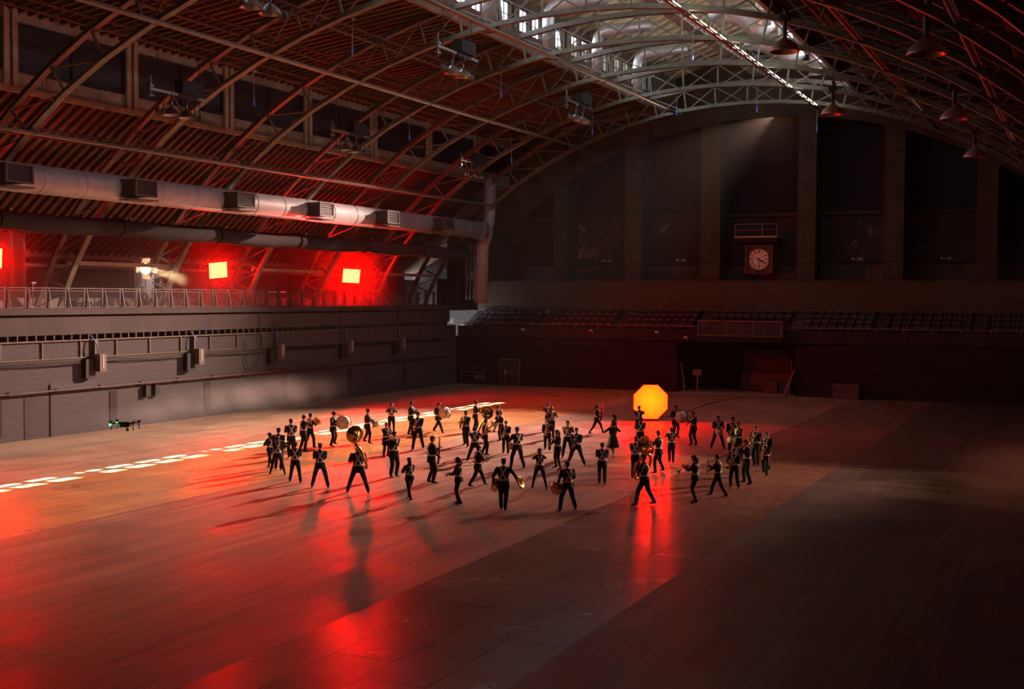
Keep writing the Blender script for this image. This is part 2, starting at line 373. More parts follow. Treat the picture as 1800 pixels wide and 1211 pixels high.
# ---- roof: lower slope, clerestory, upper slope, monitor (mirrored on the other side)
def mir(x,s): return XC+(x-XC)*s
RF=[(-57.0,9.6),(-53.4,11.7),(-50.0,14.55),(-46.25,17.15)]      # lower slope (outer line)
RU=[(-46.25,21.0),(-31.15,22.95)]                                # upper slope
def roof():
    y0,y1=YF,YB+6.6
    def strip(b,pts,s,t=.18):
        for (xa,za),(xb,zb) in zip(pts[:-1],pts[1:]):
            xa,xb=mir(xa,s),mir(xb,s)
            vs=[(xa,y0,za),(xb,y0,zb),(xb,y1,zb),(xa,y1,za),(xa,y0,za+t),(xb,y0,zb+t),(xb,y1,zb+t),(xa,y1,za+t)]
            b.add(vs,[(0,1,2,3),(7,6,5,4),(0,4,5,1),(1,5,6,2),(2,6,7,3),(3,7,4,0)])
    b=MB()
    for s in (1,-1): strip(b,RF,s); strip(b,RU,s)
    ce=struct(b.build('ceiling',M_wood))
    # rafters in the direction of the arch: each one is a part
    rb=MB()
    for s in (1,):
        for pts in (RF,RU):
            for (xa,za),(xb,zb) in zip(pts[:-1],pts[1:]): rb.beam((xa,0,za-.13),(xb,0,zb-.13),.14,.26)
    me=rb.mesh('rafter',M_raft)
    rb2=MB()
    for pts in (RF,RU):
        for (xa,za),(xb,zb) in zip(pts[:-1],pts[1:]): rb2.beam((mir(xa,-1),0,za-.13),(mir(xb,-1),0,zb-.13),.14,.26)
    me2=rb2.mesh('rafter',mat('rafter_sooty',(.03,.022,.02),.85,spec=.1))  # darker copy for the unlit side, its shade put into the colour
    y=22.0
    while y<96: link('rafter',me,ce,(0,y,0)); y+=.68
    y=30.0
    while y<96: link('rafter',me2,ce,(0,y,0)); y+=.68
    # lattice purlins along the hall
    for (x,z) in ((-52.6,11.6),(-49.4,14.2),(-47.0,15.8),(-42.5,20.6),(-38.8,21.1),(-35.0,21.6),(-12.0,21.6),(-7.5,21.1),(-3.6,20.5)):
        b=MB(); zz=z-.15
        b.beam((x,20,zz),(x,96,zz),.12,.09); b.beam((x,20,zz-.42),(x,96,zz-.42),.12,.09)
        yy=20.0; up=0
        while yy<95.5:
            b.beam((x,yy,zz-.42*up),(x,yy+.42,zz-.42*(1-up)),.03,.03); yy+=.42; up=1-up
        o=b.build('lattice_purlin',M_raft,ce)
    return ce
CEIL=roof()
# clerestory walls (left one in view, right one mirrored for the shell)
M_pane=mat('blacked_out_pane',(.045,.038,.05),.35)
def clerestory(s):
    b=MB(); xa,xb=sorted((mir(-46.5,s),mir(-46.15,s)))
    b.cur=0; b.box((xa,YF,17.05),(xb,YB+6.6,18.0)); b.box((xa,YF,20.35),(xb,YB+6.6,21.1))
    b.cur=1; b.box((xa-.02,YF,18.0),(xa+.05,YB+6.6,20.35)) if s==1 else b.box((xb-.05,YF,18.0),(xb+.02,YB+6.6,20.35))
    w=struct(b.build('wall_clerestory',[M_cream,M_black]))
    MB().box((mir(-46.15,s)-(.0 if s==1 else .22),YF,17.0),(mir(-46.15,s)+(.22 if s==1 else 0),YB+6,17.28)).build('sill_beam',M_cream,w)
    if s==1:
        n=0
        for i,yr in enumerate([y+.75 for y in RIBS]+[99.2]):
            MB().box((-46.2,yr-.42,17.05),(-45.95,yr-.10,20.9)).build('pilaster_strip',M_cream,w)
            MB().box((-46.2,yr+.10,17.05),(-45.95,yr+.42,20.9)).build('pilaster_strip',M_cream,w)
            MB().box((-46.15,yr-.10,17.05),(-46.02,yr+.10,20.9)).build('downpipe',M_steel,w)
            if yr>92: continue
            n+=1
            ya,yb=yr+.42,yr+8.15-.42
            fr=MB(); x0,x1=-46.3,-46.08
            fr.box((x0,ya,18.0),(x1,yb,18.1)); fr.box((x0,ya,20.25),(x1,yb,20.35)); fr.box((x0,ya,18.1),(x1,ya+.1,20.25)); fr.box((x0,yb-.1,18.1),(x1,yb,20.25))
            o=struct(fr.build('window_%d'%n,M_blind))
            h=(yb-ya-.2)/2
            for j in range(2): MB().box((-46.26,ya+.1+h*j+.02,18.1),(-46.2,ya+.1+h*(j+1)-.02,20.25)).build('pane',M_pane,o)
            MB().box((-46.27,ya+.1+h-.04,18.1),(-46.1,ya+.1+h+.04,20.25)).build('mullion',M_blind,o)
            # recessed panels below the glass
            nP=4; pw=(yb-ya)/nP
            for j in range(nP):
                pb=MB(); a,c=ya+j*pw+.08,ya+(j+1)*pw-.08; x=-46.15
                pb.box((x,a,17.35),(x+.05,c,17.42)); pb.box((x,a,17.88),(x+.05,c,17.95)); pb.box((x,a,17.42),(x+.05,a+.07,17.88)); pb.box((x,c-.07,17.42),(x+.05,c,17.88)); pb.box((x,a+.22,17.52),(x+.03,c-.22,17.80))
                pb.build('panel',M_cream,w)
clerestory(1); clerestory(-1)

# roof monitor with the open glazing
M_glass=bpy.data.materials.new('old_glass'); M_glass.use_nodes=True
_nt=M_glass.node_tree; _nt.nodes.clear(); _o=_nt.nodes.new('ShaderNodeOutputMaterial'); _t=_nt.nodes.new('ShaderNodeBsdfTransparent'); _t.inputs[0].default_value=(.93,.96,1,1)
_g=_nt.nodes.new('ShaderNodeBsdfGlossy'); _g.inputs['Roughness'].default_value=.05; _m=_nt.nodes.new('ShaderNodeMixShader'); _m.inputs[0].default_value=.06
_nt.links.new(_t.outputs[0],_m.inputs[1]); _nt.links.new(_g.outputs[0],_m.inputs[2]); _nt.links.new(_m.outputs[0],_o.inputs[0])
M_mon=mat('monitor_boards',(.60,.54,.38),.7,noise=.25,nscale=2)
M_monw=mat('monitor_wall',(.20,.15,.12),.8,noise=.2,nscale=1.5)
WY=[]
for yr in RIBS[:-1]:
    for j in range(4):
        WY.append(yr+.95+j*1.83)
WY=[y for y in WY]
def monitor():
    n=0
    for s in (1,-1):
        xo,xi=mir(-31.3,s),mir(-31.05,s); xa,xb=min(xo,xi),max(xo,xi)
        b=MB(); b.box((xa,YF,22.3),(xb,YB+6.6,23.35)); b.box((xa,YF,24.75),(xb,YB+6.6,25.4))
        ys=[YF]+[v for y in WY for v in (y,y+1.36)]+[YB+6.6]
        for a,c in zip(ys[0::2],ys[1::2]): b.box((xa,a,23.35),(xb,c,24.75))
        w=struct(b.build('wall_monitor',M_monw))
        for y in WY:
            if s==-1 and y>100: continue
            n+=1
            fr=MB(); xm=(xa+xb)/2; t=.05
            fr.box((xm-.04,y,23.35),(xm+.04,y+.06,24.75)); fr.box((xm-.04,y+1.30,23.35),(xm+.04,y+1.36,24.75)); fr.box((xm-.04,y+.06,23.35),(xm+.04,y+1.3,23.42)); fr.box((xm-.04,y+.06,24.68),(xm+.04,y+1.3,24.75))
            fr.box((xm-.03,y+.655,23.42),(xm+.03,y+.705,24.68)); fr.box((xm-.03,y+.06,24.0),(xm+.03,y+1.3,24.04))
            o=struct(fr.build('window_%d'%(n+20),M_black))
            MB().add([(xm,y+.06,23.42),(xm,y+1.3,23.42),(xm,y+1.3,24.68),(xm,y+.06,24.68)],[(0,1,2,3)]).build('pane',M_glass,o)
    # monitor roof
    b=MB(); t=.15
    for s in (1,-1):
        xa,xb=mir(-31.6,s),XC
        b.add([(xa,YF,25.3),(xb,YF,28.2),(xb,YB+6.6,28.2),(xa,YB+6.6,25.3),(xa,YF,25.5),(xb,YF,28.4),(xb,YB+6.6,28.4),(xa,YB+6.6,25.5)],[(0,1,2,3),(7,6,5,4),(0,4,5,1),(1,5,6,2),(2,6,7,3),(3,7,4,0)])
    r_=struct(b.build('ceiling_monitor',M_mon))
    rb=MB(); rb.beam((-31.2,0,25.3),(XC,0,28.0),.16,.2); rb.beam((mir(-31.2,-1),0,25.3),(XC,0,28.0),.16,.2)
    me=rb.mesh('monitor_rafter',M_mon)
    y=44.0
    while y<98: link('monitor_rafter',me,r_,(0,y,0)); y+=1.36
    for i,yr in enumerate(RIBS[1:]):          # knee frames
        kb=MB()
        for s in (1,-1):
            kb.beam((mir(-30.9,s),yr,23.3),(mir(-30.9,s),yr,25.4),.15,.15); kb.beam((mir(-30.9,s),yr,24.2),(mir(-28.6,s),yr,26.1),.12,.12)
        kb.beam((-31,yr,25.3),(mir(-31,-1),yr,25.3),.12,.18)
        kb.build('knee_frame',M_steel_g,r_)
monitor()

# end walls and far side of the shell (closed box so that only the glazing lets daylight in)
M_far=brick_mat('brick_far',(.05,.036,.034),(.038,.028,.028),(.03,.022,.02),.4,.2,patch=(.20,.14,.11),pscale=.45,pthr=.57)
M_pil=mat('pilaster_paint',(.066,.056,.040),.9,spec=.05,noise=.15,nscale=.7)
M_green=mat('pilaster_side_green',(.035,.06,.05),.8)
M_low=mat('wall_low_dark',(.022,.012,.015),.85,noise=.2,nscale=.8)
def wall_back():
    YU,YR=98.8,101.4
    b=MB()
    b.cur=0; b.box((-57.3,YR,4),(XR+8,YR+.3,29))            # recessed brick wall
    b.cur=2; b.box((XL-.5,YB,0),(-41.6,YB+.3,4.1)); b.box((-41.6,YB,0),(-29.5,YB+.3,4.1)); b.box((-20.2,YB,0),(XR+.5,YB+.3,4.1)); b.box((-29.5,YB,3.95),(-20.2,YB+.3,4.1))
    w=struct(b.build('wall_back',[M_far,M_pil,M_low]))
    # spandrel above the bays, following the arch
    sp=MB(); n=36; 
    def arcz(x): return -13.1+math.sqrt(max(35.2**2-(x-XC)**2,0))-.15
    xs=[XL-3+ (XR+3-(XL-3))*i/n for i in range(n+1)]
    for xa,xb in zip(xs[:-1],xs[1:]):
        za,zb=arcz(xa),arcz(xb)
        vs=[(xa,YU-.03,za),(xb,YU-.03,zb),(xb,YU+.3,zb),(xa,YU+.3,za),(xa,YU-.03,29),(xb,YU-.03,29),(xb,YU+.3,29),(xa,YU+.3,29)]
        sp.add(vs,[(0,1,2,3),(0,4,5,1),(4,7,6,5),(2,6,7,3)])
    sp.build('spandrel',M_pil,w)
    P=[(-48.6,-46.9),(-41.92,-40.7),(-35.42,-33.96),(-28.86,-27.23),(-20.96,-19.53),(-14.31,-12.84),(-7.64,-6.13),(-1.0,.5)]
    for a,c in P:
        zt=arcz((a+c)/2)+.4; pb=MB(); pb.cur=0; pb.box((a,YU,7.2),(c-.01,YR,zt)); pb.cur=1; pb.box((c-.01,YU+.02,7.2),(c,YR,zt))
        pb.build('pilaster',[M_pil,M_green],w)
        MB().box((a-.03,YU-.04,10.28),(c+.03,YU,10.36)).build('pilaster_joint',M_dark,w)
    for (a0,c0),(a1,c1) in zip(P[:-1],P[1:]):
        xa,xb=c0,a1
        MB().box((xa,YR-.55,7.2),(xb,YR,10.2)).build('wainscot',mat('wainscot_dark',(.075,.058,.052),.85,noise=.15,nscale=.7),w)
        MB().box((xa,YR-.6,10.2),(xb,YR,10.32)).build('wainscot_cap',M_dark,w)
        MB().box((xa,YR-.25,14.2),(xb,YR,14.5)).build('sill_band',M_pil,w)
        MB().box((xa+.1,YR-.12,14.55),(xb-.1,YR,21.6)).build('blind',mat('bay_blind',(.018,.014,.019),.8),w)
        z=10.75
        # small twin emergency lamps
        if -45<xa<-10:
            t=thing('emergency_lamp',((xa+xb)/2+.3,YR-.6,10.62),None,None)
            MB().cbox((0,-.04,0),(.5,.1,.10)).build('lamp_body',M_pipe,t)
            for sx in (-.3,.3): MB().ell((sx,-.12,.02),(.13,.1,.09)).build('lamp_head',M_white,t,smooth=True)
            nm={-40.7:'left of the green pilaster beside the corner bay'}
            idx=P.index((a0,c0)); tag(t,['','twin-headed emergency lamp in the brick bay beside the gallery corner','twin-headed emergency lamp in the bay with pale flaked plaster','twin-headed emergency lamp in the bay before the clock bay','twin-headed emergency lamp beside the round clock','twin-headed emergency lamp in the first bay past the clock','twin-headed emergency lamp in the second bay past the clock','']
                [idx],'lamp',group='emergency lamps on the brick end wall')
    # parapet band behind the seats
    MB().box((-48.8,98.0,6.4),(XR+.5,98.4,8.85)).build('parapet',mat('parapet_olive',(.075,.052,.036),.8,noise=.08,nscale=.4),w)
    MB().box((-48.85,97.95,8.82),(XR+.5,98.8,8.9)).build('parapet_cap',M_pil,w)
    MB().box((-57,YB+.05,0),(-57+.2,YR,9)).build('return',M_low,w)
    MB().box((-50.6,93.7,DECK),(-48.9,98.4,9.0)).build('corner_block',M_low,w)
    return w
WB=wall_back()
def shell():
    MB().box((XR,YF,0),(XR+.4,YB+6,12)).build('wall_right',M_low)
    b=MB(); b.box((-58,YF-.4,0),(XR+12,YF,29)); struct(b.build('wall_front',M_low))
    b=MB(); b.box((XR+.3,YF,10.5),(mir(-57,-1)+.5,YB+6,11)); b.box((mir(-57,-1),YF,0),(mir(-57,-1)+.4,YB+6,11.9)); b.box((XR,YF,-.2),(mir(-57,-1),YB+6,-.1))
    struct(b.build('wall_right_gallery',M_low)).name='wall_far_gallery'
    for y in (YF-.5,YB+6.92):                 # gables
        g=MB(); g.box((-60,y,-1),(14,y+.4,29)); struct(g.build('wall_gable',M_low))
shell(); bpy.data.objects['wall_right']['kind']='structure'

# ---- trusses
LOW=[(0,21.9),(2.4,21.82),(4.7,21.6),(7,21.22),(9.2,20.7),(11.5,19.98),(14,19.0),(16.4,17.85),(18.7,16.5),(21,14.8),(23.4,12.6),(25,10.75),(26.1,9.05),(26.8,7.7),(27.2,DECK)]
def truss_proto():
    def side(s,pts): return [(XC+s*x,z) for x,z in pts]
    low=side(-1,LOW[::-1])+side(1,LOW)[1:]
    def off(pts,d):
        out=[]
        for i,(x,z) in enumerate(pts):
            a=pts[max(i-1,0)]; c=pts[min(i+1,len(pts)-1)]; tx,tz=c[0]-a[0],c[1]-a[1]; L=math.hypot(tx,tz); out.append((x-tz/L*d, z+tx/L*d))
        return out
    up=off(low,1.5); up[0]=(low[0][0]-1.7,DECK); up[-1]=(low[-1][0]+1.7,DECK)
    def chord(pts,w,h,flange):
        b=MB()
        for (xa,za),(xb,zb) in zip(pts[:-1],pts[1:]):
            b.beam((xa,0,za),(xb,0,zb),w,.05); 
            L=math.hypot(xb-xa,zb-za); nx,nz=-(zb-za)/L,(xb-xa)/L
            b.beam((xa+nx*h/2,0,za+nz*h/2),(xb+nx*h/2,0,zb+nz*h/2),.04,h)
        return b
    parts=[('lower_chord',chord(low,.36,.26,1).mesh('lower_chord',M_steel_g),None),('upper_chord',chord(up,.34,.30,1).mesh('upper_chord',M_steel),None)]
    for i in range(1,len(low)-1):
        b=MB(); b.beam((low[i][0],0,low[i][1]+.1),(up[i][0],0,up[i][1]),.10,.10); parts.append(('post',b.mesh('post',M_steel_g),None))
    for i in range(0,len(low)-1):
        dx=abs((low[i][0]+low[i+1][0])/2-XC)
        def br(p,q):
            b=MB(); b.beam((p[0],0,p[1]),(q[0],0,q[1]),.06,.07); parts.append(('brace',b.mesh('brace',M_steel_g),None))
        left=low[i][0]<XC
        if dx<15: br(low[i],up[i+1]); br(up[i],low[i+1])
        elif left: br(up[i],low[i+1])
        else: br(low[i],up[i+1])
    return parts
TP=truss_proto()
TL=['arched steel roof truss, first one in front of the brick end wall','arched steel roof truss, second from the brick end wall','arched steel roof truss, third from the brick end wall, over the far red panel','arched steel roof truss, fourth from the brick end wall','arched steel roof truss, fifth from the brick end wall','arched steel roof truss, sixth from the brick end wall','arched steel roof truss, seventh from the brick end wall, at the picture edge','arched steel roof truss, eighth from the brick end wall','arched steel roof truss, ninth from the brick end wall']
for i,y in enumerate(RIBS[::-1]):
    if y<33: continue
    t=thing('roof_truss',(0,y,0),TL[i],'truss',group='arched trusses across the hall')
    for nm,me,_ in TP: link(nm,me,t)
# longitudinal beams between trusses (chord level)
def long_beam(x,z,lab,rr=.10,y0=20,y1=91.3,m=None):
    b=MB(); b.tube([(x,y0,z),(x,y1,z)],rr,8); b.tube([(x+.22,y0,z-.06),(x+.22,y1,z-.06)],rr*.5,6)
    o=b.build('roof_pipe',m or M_pipe,smooth=True); tag(o,lab,'pipe')
    c=MB().lathe([(rr*1.25,-.12),(rr*1.25,.12)],8,Matrix.Rotation(PI/2,4,'X')).mesh('pipe_joint',M_steel)
    for yr in RIBS: link('pipe_joint',c,o,(x,yr,z))
    return o
long_beam(-36.6,19.25,'pale pipe running the length of the roof high above the floor',.12)
long_beam(-43.8,14.85,'pale pipe running lengthwise just above the big round duct',.10)
long_beam(-28.4,21.4,'pale pipe under the skylight along the window side',.13)
long_beam(-18.0,21.3,'bright silver pipe under the skylight with valves',.13,m=mat('pipe_grey_dull',(.22,.22,.21),.6))
long_beam(-9.8,19.4,'dim pipe on the dark side of the vault',.10)
long_beam(-4.0,16.4,'low pipe on the dark side of the vault',.10)
for k,(ya,yb) in enumerate(((50.55,58.7),(66.85,75.0),(83.15,91.3))):
    o=MB().box((-50.0,ya,9.1),(-49.75,yb,9.32)).build('brace_beam',M_cream); tag(o,['pale horizontal beam between two truss legs behind the white gallery lamp','pale horizontal beam between two truss legs near the middle of the gallery','pale horizontal beam between two truss legs past the far red panel'][k],'beam')
# beam strips between the lower chords in the monitor: catwalk
def catwalk():
    t=thing('catwalk',(-22.4,0,24.0),'narrow hanging catwalk with open railing inside the skylight','catwalk')
    MB().box((-.4,48,-.05),(.4,92,0)).build('walk_deck',M_galv,t)
    for sx in (-.4,.4):
        MB().tube([(sx,48,.95),(sx,92,.95)],.025,6).build('rail',M_galv,t); MB().tube([(sx,48,.5),(sx,92,.5)],.02,6).build('rail',M_galv,t)
    pm=MB().box((-.02,-.02,0),(.02,.02,.95)).mesh('stanchion',M_galv)
    y=48.2
    while y<92:
        for sx in (-.4,.4): link('stanchion',pm,t,(sx,y,0))
        y+=.9
catwalk()
# ------------------------------------------------------------------ ducts under the roof
def round_duct():
    x,z,r=-44.6,12.85,.68
    t=thing('round_duct',(x,0,z),'big round grey air duct with side outlets along the gallery','duct')
    b=MB(); b.tube([(0,12,0),(0,90.5,0)],r,28); b.build('duct_pipe',mat('duct_grey',(.46,.44,.49),.5,metal=.1,noise=.08,nscale=2),t,smooth=True)
    ring=MB().lathe([(r,-.03),(r+.025,-.03),(r+.025,.03),(r,.03)],28,Matrix.Rotation(PI/2,4,"X")).mesh("duct_seam",MATS["duct_grey"])
    y=16.0
    while y<90: link('duct_seam',ring,t,(0,y,0)); y+=2.72
    vb=MB(); vb.box((.2,-.75,-.38),(1.55,.75,.42)); vme=vb.mesh('air_outlet',mat('outlet_grey',(.07,.055,.055),.55,metal=.2))
    fb=MB(); fb.box((1.55,-.8,-.43),(1.62,.8,-.33)); fb.box((1.55,-.8,.37),(1.62,.8,.47)); fb.box((1.55,-.8,-.33),(1.62,-.7,.37)); fb.box((1.55,.7,-.33),(1.62,.8,.37)); fb.box((.5,-.8,-.62),(1.7,.8,-.56))
    fme=fb.mesh('outlet_frame',mat('outlet_frame_grey',(.14,.13,.13),.6))
    lme=MB().box((1.53,-.7,-.02),(1.6,.7,.02)).mesh('louvre',mat('louvre_grey',(.07,.065,.065),.6))
    for k in range(8):
        y=24.5+8.15*k
        o=link('air_outlet',vme,t,(0,y,0)); link('outlet_frame',fme,o)
        for j in range(5): link('louvre',lme,o,(0,0,-.25+.13*j))
    # drop at the end
    b=MB(); b.tube([(0,90.4,0),(-.1,91.2,-.1),(-.5,91.9,-.5),(-.9,92.1,-1.2),(-1.0,92.1,-5.9)],.55,20); b.build('duct_drop',MATS["duct_grey"],t,smooth=True)
    b=MB(); b.tube([(0,90.4,.1),(0,91.3,.5),(0,91.6,1.4),(0,91.6,4.2)],.5,20); b.build('duct_riser',MATS["duct_grey"],t,smooth=True)
round_duct()
def fabric_roll():
    x=-46.6
    b=MB(); rnd=random.Random(11); ys=[12+.5*i for i in range(160)]
    n=12; vs=[]; fs=[]
    for i,y in enumerate(ys):
        dip=.10*abs(math.sin((y-18)/8.15*PI)); pin=.10 if (i%16) in (0,) else 0
        for k in range(n):
            a=2*PI*k/n; rr=1+.05*rnd.uniform(-1,1)-pin
            vs.append((x+.42*math.cos(a)*rr, y, 11.05-dip+.46*math.sin(a)*rr))
    for i in range(len(ys)-1):
        for k in range(n): fs.append((i*n+k,i*n+(k+1)%n,(i+1)*n+(k+1)%n,(i+1)*n+k))
    b.add(vs,fs)
    o=b.build('rolled_drape',M_rubber,smooth=True); tag(o,'dark drape rolled up and tied along the gallery front below the duct','drape')
    s=MB().lathe([(.5,-.04),(.52,0),(.5,.04)],12,Matrix.Rotation(PI/2,4,'X')).mesh('tie_strap',M_black)
    for i in range(9): link('tie_strap',s,o,(x,18.3+8.15*i,11.05))
    cl=MB().ell((0,0,0),(.06,.06,.06),8,6).mesh('clip',M_white)
    for i in range(9): link('clip',cl,o,(x+.3,18.9+8.15*i,11.55))
fabric_roll()
b=MB()
for k in range(3): b.tube([(-48.2+.35*k,94.6,7.2),(-48.2+.35*k,94.6,12.0)],.07,8)
tag(b.build('wall_pipes',M_pipe,smooth=True),'three upright pipes in the corner beside the seating','pipes')
# skylight ducts
def drop_duct(k,y):
    t=thing('skylight_duct',(-29.6,y,21.9),None,None)
    b=MB(); b.tube([(0,0,.25),(0,0,2.3),(.08,0,2.65),(.3,0,2.95),(.65,0,3.1),(3.6,.3,3.2)],.36,18); b.build('duct_pipe',M_galv,t,smooth=True)
    rb=MB()
    for j,(r_,z_) in enumerate(((.62,.0),(.5,-.06),(.38,-.12),(.24,-.18))): rb.lathe([(r_,z_),(r_+.03,z_+.03),(r_-.06,z_+.10),(r_-.07,z_+.07)],20,closed=True)
    rb.lathe([(.36,.3),(.62,.06),(.6,.04),(.34,.27)],20,closed=True)
    rb.build('diffuser',mat('diffuser_dark',(.10,.085,.08),.5),t,smooth=True)
    return tag(t,['silver duct dropping to a round diffuser, nearest the picture top edge','silver duct dropping to a round diffuser, second along the skylight windows','silver elbow duct with round diffuser, third along the skylight windows','silver elbow duct with round diffuser, fourth along the skylight windows','silver duct with round diffuser, last one before the brick end wall'][k],'duct',group='round ducts along the skylight')
for k in range(5): drop_duct(k,59.6+8.15*k-8.15+1.0)
for k,(x,y,z0,z1) in enumerate(((-17.6,78.6,22.9,26.5),(-17.3,86.7,22.9,26.5),(-17.0,70.3,23.0,26.5))):
    o=MB().tube([(x,y,z0),(x,y,z1)],.45,20).build('cylinder_duct',M_galv,smooth=True); tag(o,['silver upright duct glowing against the skylight, middle one','silver upright duct against the skylight, closest to the brick end wall','silver upright duct against the skylight, near the picture top'][k],'duct')
for k,(y,z) in enumerate(((77,25.3),(86,25.1))):
    b=MB(); b.tube([(-21.9,y,z+.5),(-20.8,y,z+.3),(-19.8,y,z),(-19.0,y,z-.5),(-18.6,y,z-1.3)],[.75,.85,.9,.9,.8],20)
    tag(b.build('elbow_duct',M_galv,smooth=True),['huge shiny elbow duct high inside the skylight','second huge elbow duct in the skylight towards the brick wall'][k],'duct')

# ------------------------------------------------------------------ hanging lamp rigs
M_lampm=mat('lamp_metal',(.20,.19,.18),.35,metal=.9)
def bell(): return [(.05,.0),(.07,-.10),(.16,-.16),(.34,-.30),(.42,-.46),(.43,-.50),(.40,-.49),(.32,-.32),(.14,-.20),(.04,-.16)]
def rig(loc,lab,half=2.1):
    t=thing('lamp_rig',loc,lab,'lamp rig',group='lamp rigs hung from the trusses')
    MB().box((-.06,-half,-.06),(.06,half,.06)).build('bar',M_lampm,t)
    MB().box((-.1,-.1,-.1),(.1,half*.62,.1)).build('raceway',mat('raceway_grey',(.04,.04,.042),.6),t)
    MB().box((-.25,.0,.1),(.25,1.5,.72)).build('control_box',mat('box_dark_grey',(.028,.024,.027),.6),t)
    for yy in (-.55,.55):
        b=MB(); b.lathe(bell(),16,Matrix.Translation((0,yy,-.55))); o=b.build('bell_lamp',M_lampm,t,smooth=True)
        MB().tube([(0,yy,0),(.08,yy,-.2),(0,yy,-.4),(0,yy,-.56)],.07,8).build('hanger',M_lampm,o)
    for yy in (-1.5,-1.1,1.15,1.55):
        b=MB(); b.lathe([(.03,0),(.10,-.05),(.13,-.3),(.12,-.31),(.08,-.06)],10,Matrix.Translation((0,yy,-.75))); o=b.build('small_lamp',mat('small_lamp_dark',(.10,.08,.08),.45),t,smooth=True)
        MB().tube([(0,yy,0),(0,yy,-.76)],.02,5).build('hanger',M_black,o)
    b=MB(); b.tube([(0,-half+.1,-.5),(0,-half+.1,.6)],.04,6); b.cbox((0,-half+.1,.15),(.2,.25,.12)); b.cbox((0,-half+.1,-.3),(.18,.3,.1)); b.build('end_clamp',M_lampm,t)
    for yy in (-half*.7,half*.7): MB().tube([(0,yy,0),(0,yy,1.9)],.018,5).build('suspension_wire',M_black,t)
rig((-39.8,47.6,17.1),'lamp rig with two bell lamps before the clerestory, first from the picture corner')
rig((-39.8,62.9,17.1),'lamp rig with two bell lamps hung in front of the clerestory, second along')
rig((-39.8,79.2,17.0),'dim lamp rig in front of the clerestory, last one before the brick wall')
rig((-27.8,53.5,19.2),'lamp rig with one bright bell lamp under the skylight ducts')
rig((-27.8,69.3,19.0),'small bright lamp rig below the skylight near the end trusses')
rig((-27.8,37.8,19.0),'lamp rig cut off by the top edge of the picture')
def pendant(loc,lab):
    t=thing('pendant_lamp',loc,lab,'lamp',group='bell lamps on the dark side of the vault')
    MB().lathe([(a*1.5,b_*1.5) for a,b_ in bell()],18).build('lamp_shade',mat('pendant_metal',(.28,.22,.20),.35,metal=.6),t,smooth=True)
    b=MB(); b.tube([(0,0,0),(0,0,.5),(.1,0,.8),(0,0,1.1)],.10,8); b.cbox((0,0,.7),(.4,.4,.25)); b.build('lamp_socket',M_black,t)
    MB().tube([(0,0,1.1),(0,0,3.0)],.02,5).build('cord',M_black,t)
pendant((-5.0,43.2,16.3),'large bell lamp hanging in the dark, nearest on the unlit side')
pendant((-5.6,59.2,16.3),'bell lamp hanging in the dark, second on the unlit side')
pendant((-6.0,75.4,16.3),'bell lamp hanging in the dark, third on the unlit side')
pendant((-12.0,53.5,18.8),'red-rimmed lamp cluster silhouetted against the skylight')
pendant((-13.0,70.0,18.4),'red-rimmed lamp hanging at the end trusses beside the green column')
def hook(i,p,h=1.4):
    t=thing('rigging_cable',p,None,None)
    MB().tube([(0,0,0),(0,0,h)],.022,5).build('wire',M_pipe,t); MB().tube([(0,0,-.35),(0,0,.05)],.05,6).build('plug',mat('blue_plug',(.10,.22,.8),.4),t); MB().cbox((0,0,h),(.18,.3,.08)).build('clamp',M_lampm,t)
    return t
HK=[((-38.0,51.1,17.3),'blue-tipped rigging cable hanging before the clerestory glass'),((-32.3,51.2,19.4),'blue-tipped rigging cable high on the red-lit roof slope'),
((-31.7,66.6,19.6),'blue-tipped cable hanging beside the smaller skylight lamp rig'),((-37.9,66.6,17.4),'blue-tipped cable between the two far clerestory lamp rigs'),
((-37.7,81.0,17.4),'dim blue-tipped cable near the brick end wall'),((-32.2,82.8,19.4),'blue-tipped cable hanging before the second green column'),
((-19.3,64.2,20.4),'bright blue-tipped cable in the middle of the lit trusses'),((-20.7,84.1,20.5),'bright blue-tipped cable over the clock bay'),
((-26.1,83.2,20.5),'blue-tipped cable on the last lit truss, over the tall centre column'),((-18.0,91.0,19.9),'grey hoist hanging on the column right of the clock')]
HK[-1]=((-18.0,91.0,19.9),'grey rigging cable hanging on the column past the clock')
for i,(p,l) in enumerate(HK): tag(hook(i,p),l,'cable',group='rigging cables')

# ------------------------------------------------------------------ gallery railing
def railing():
    t=thing('gallery_railing',(-49.55,0,DECK),'long metal railing of framed panels with slanting struts along the gallery edge','railing')
    m=mat('rail_metal',(.12,.10,.10),.45,metal=.3)
    b=MB(); w=1.17
    for yy in (0,w): b.box((-.02,yy,.03),(.02,yy+.04,1.1))
    b.box((-.02,.04,1.06),(.02,w,1.1)); b.box((-.02,.04,.03),(.02,w,.07)); b.box((-.015,.04,.93),(.015,w,.96)); fr=b.mesh('railing_panel',m)
    b=MB(); b.beam((.0,.02,1.1),(.12,.14,-.02),.035,.035); st=b.mesh('slanting_strut',m)
    b=MB(); b.box((-.08,-.16,0),(.0,-.02,1.14)); b.box((-.12,-.2,0),(.06,.02,.03)); 
    for z in (.25,.5,.75,1.0): b.cbox((.0,-.09,z),(.05,.06,.05))
    po=b.mesh('railing_post',M_black)
    gl=MB().add([(0,.05,.08),(0,w,.08),(0,w,.92),(0,.05,.92)],[(0,1,2,3)]).mesh('clear_infill',M_infill)
    y=36.5
    while y<92.6:
        o=link('railing_panel',fr,t,(0,y,0)); link('slanting_strut',st,o); link('clear_infill',gl,o)
        link('railing_post',po,t,(0,y,0)); y+=1.37
M_infill=mat('clear_infill',(.5,.45,.45),.15,alpha=.06)
railing()

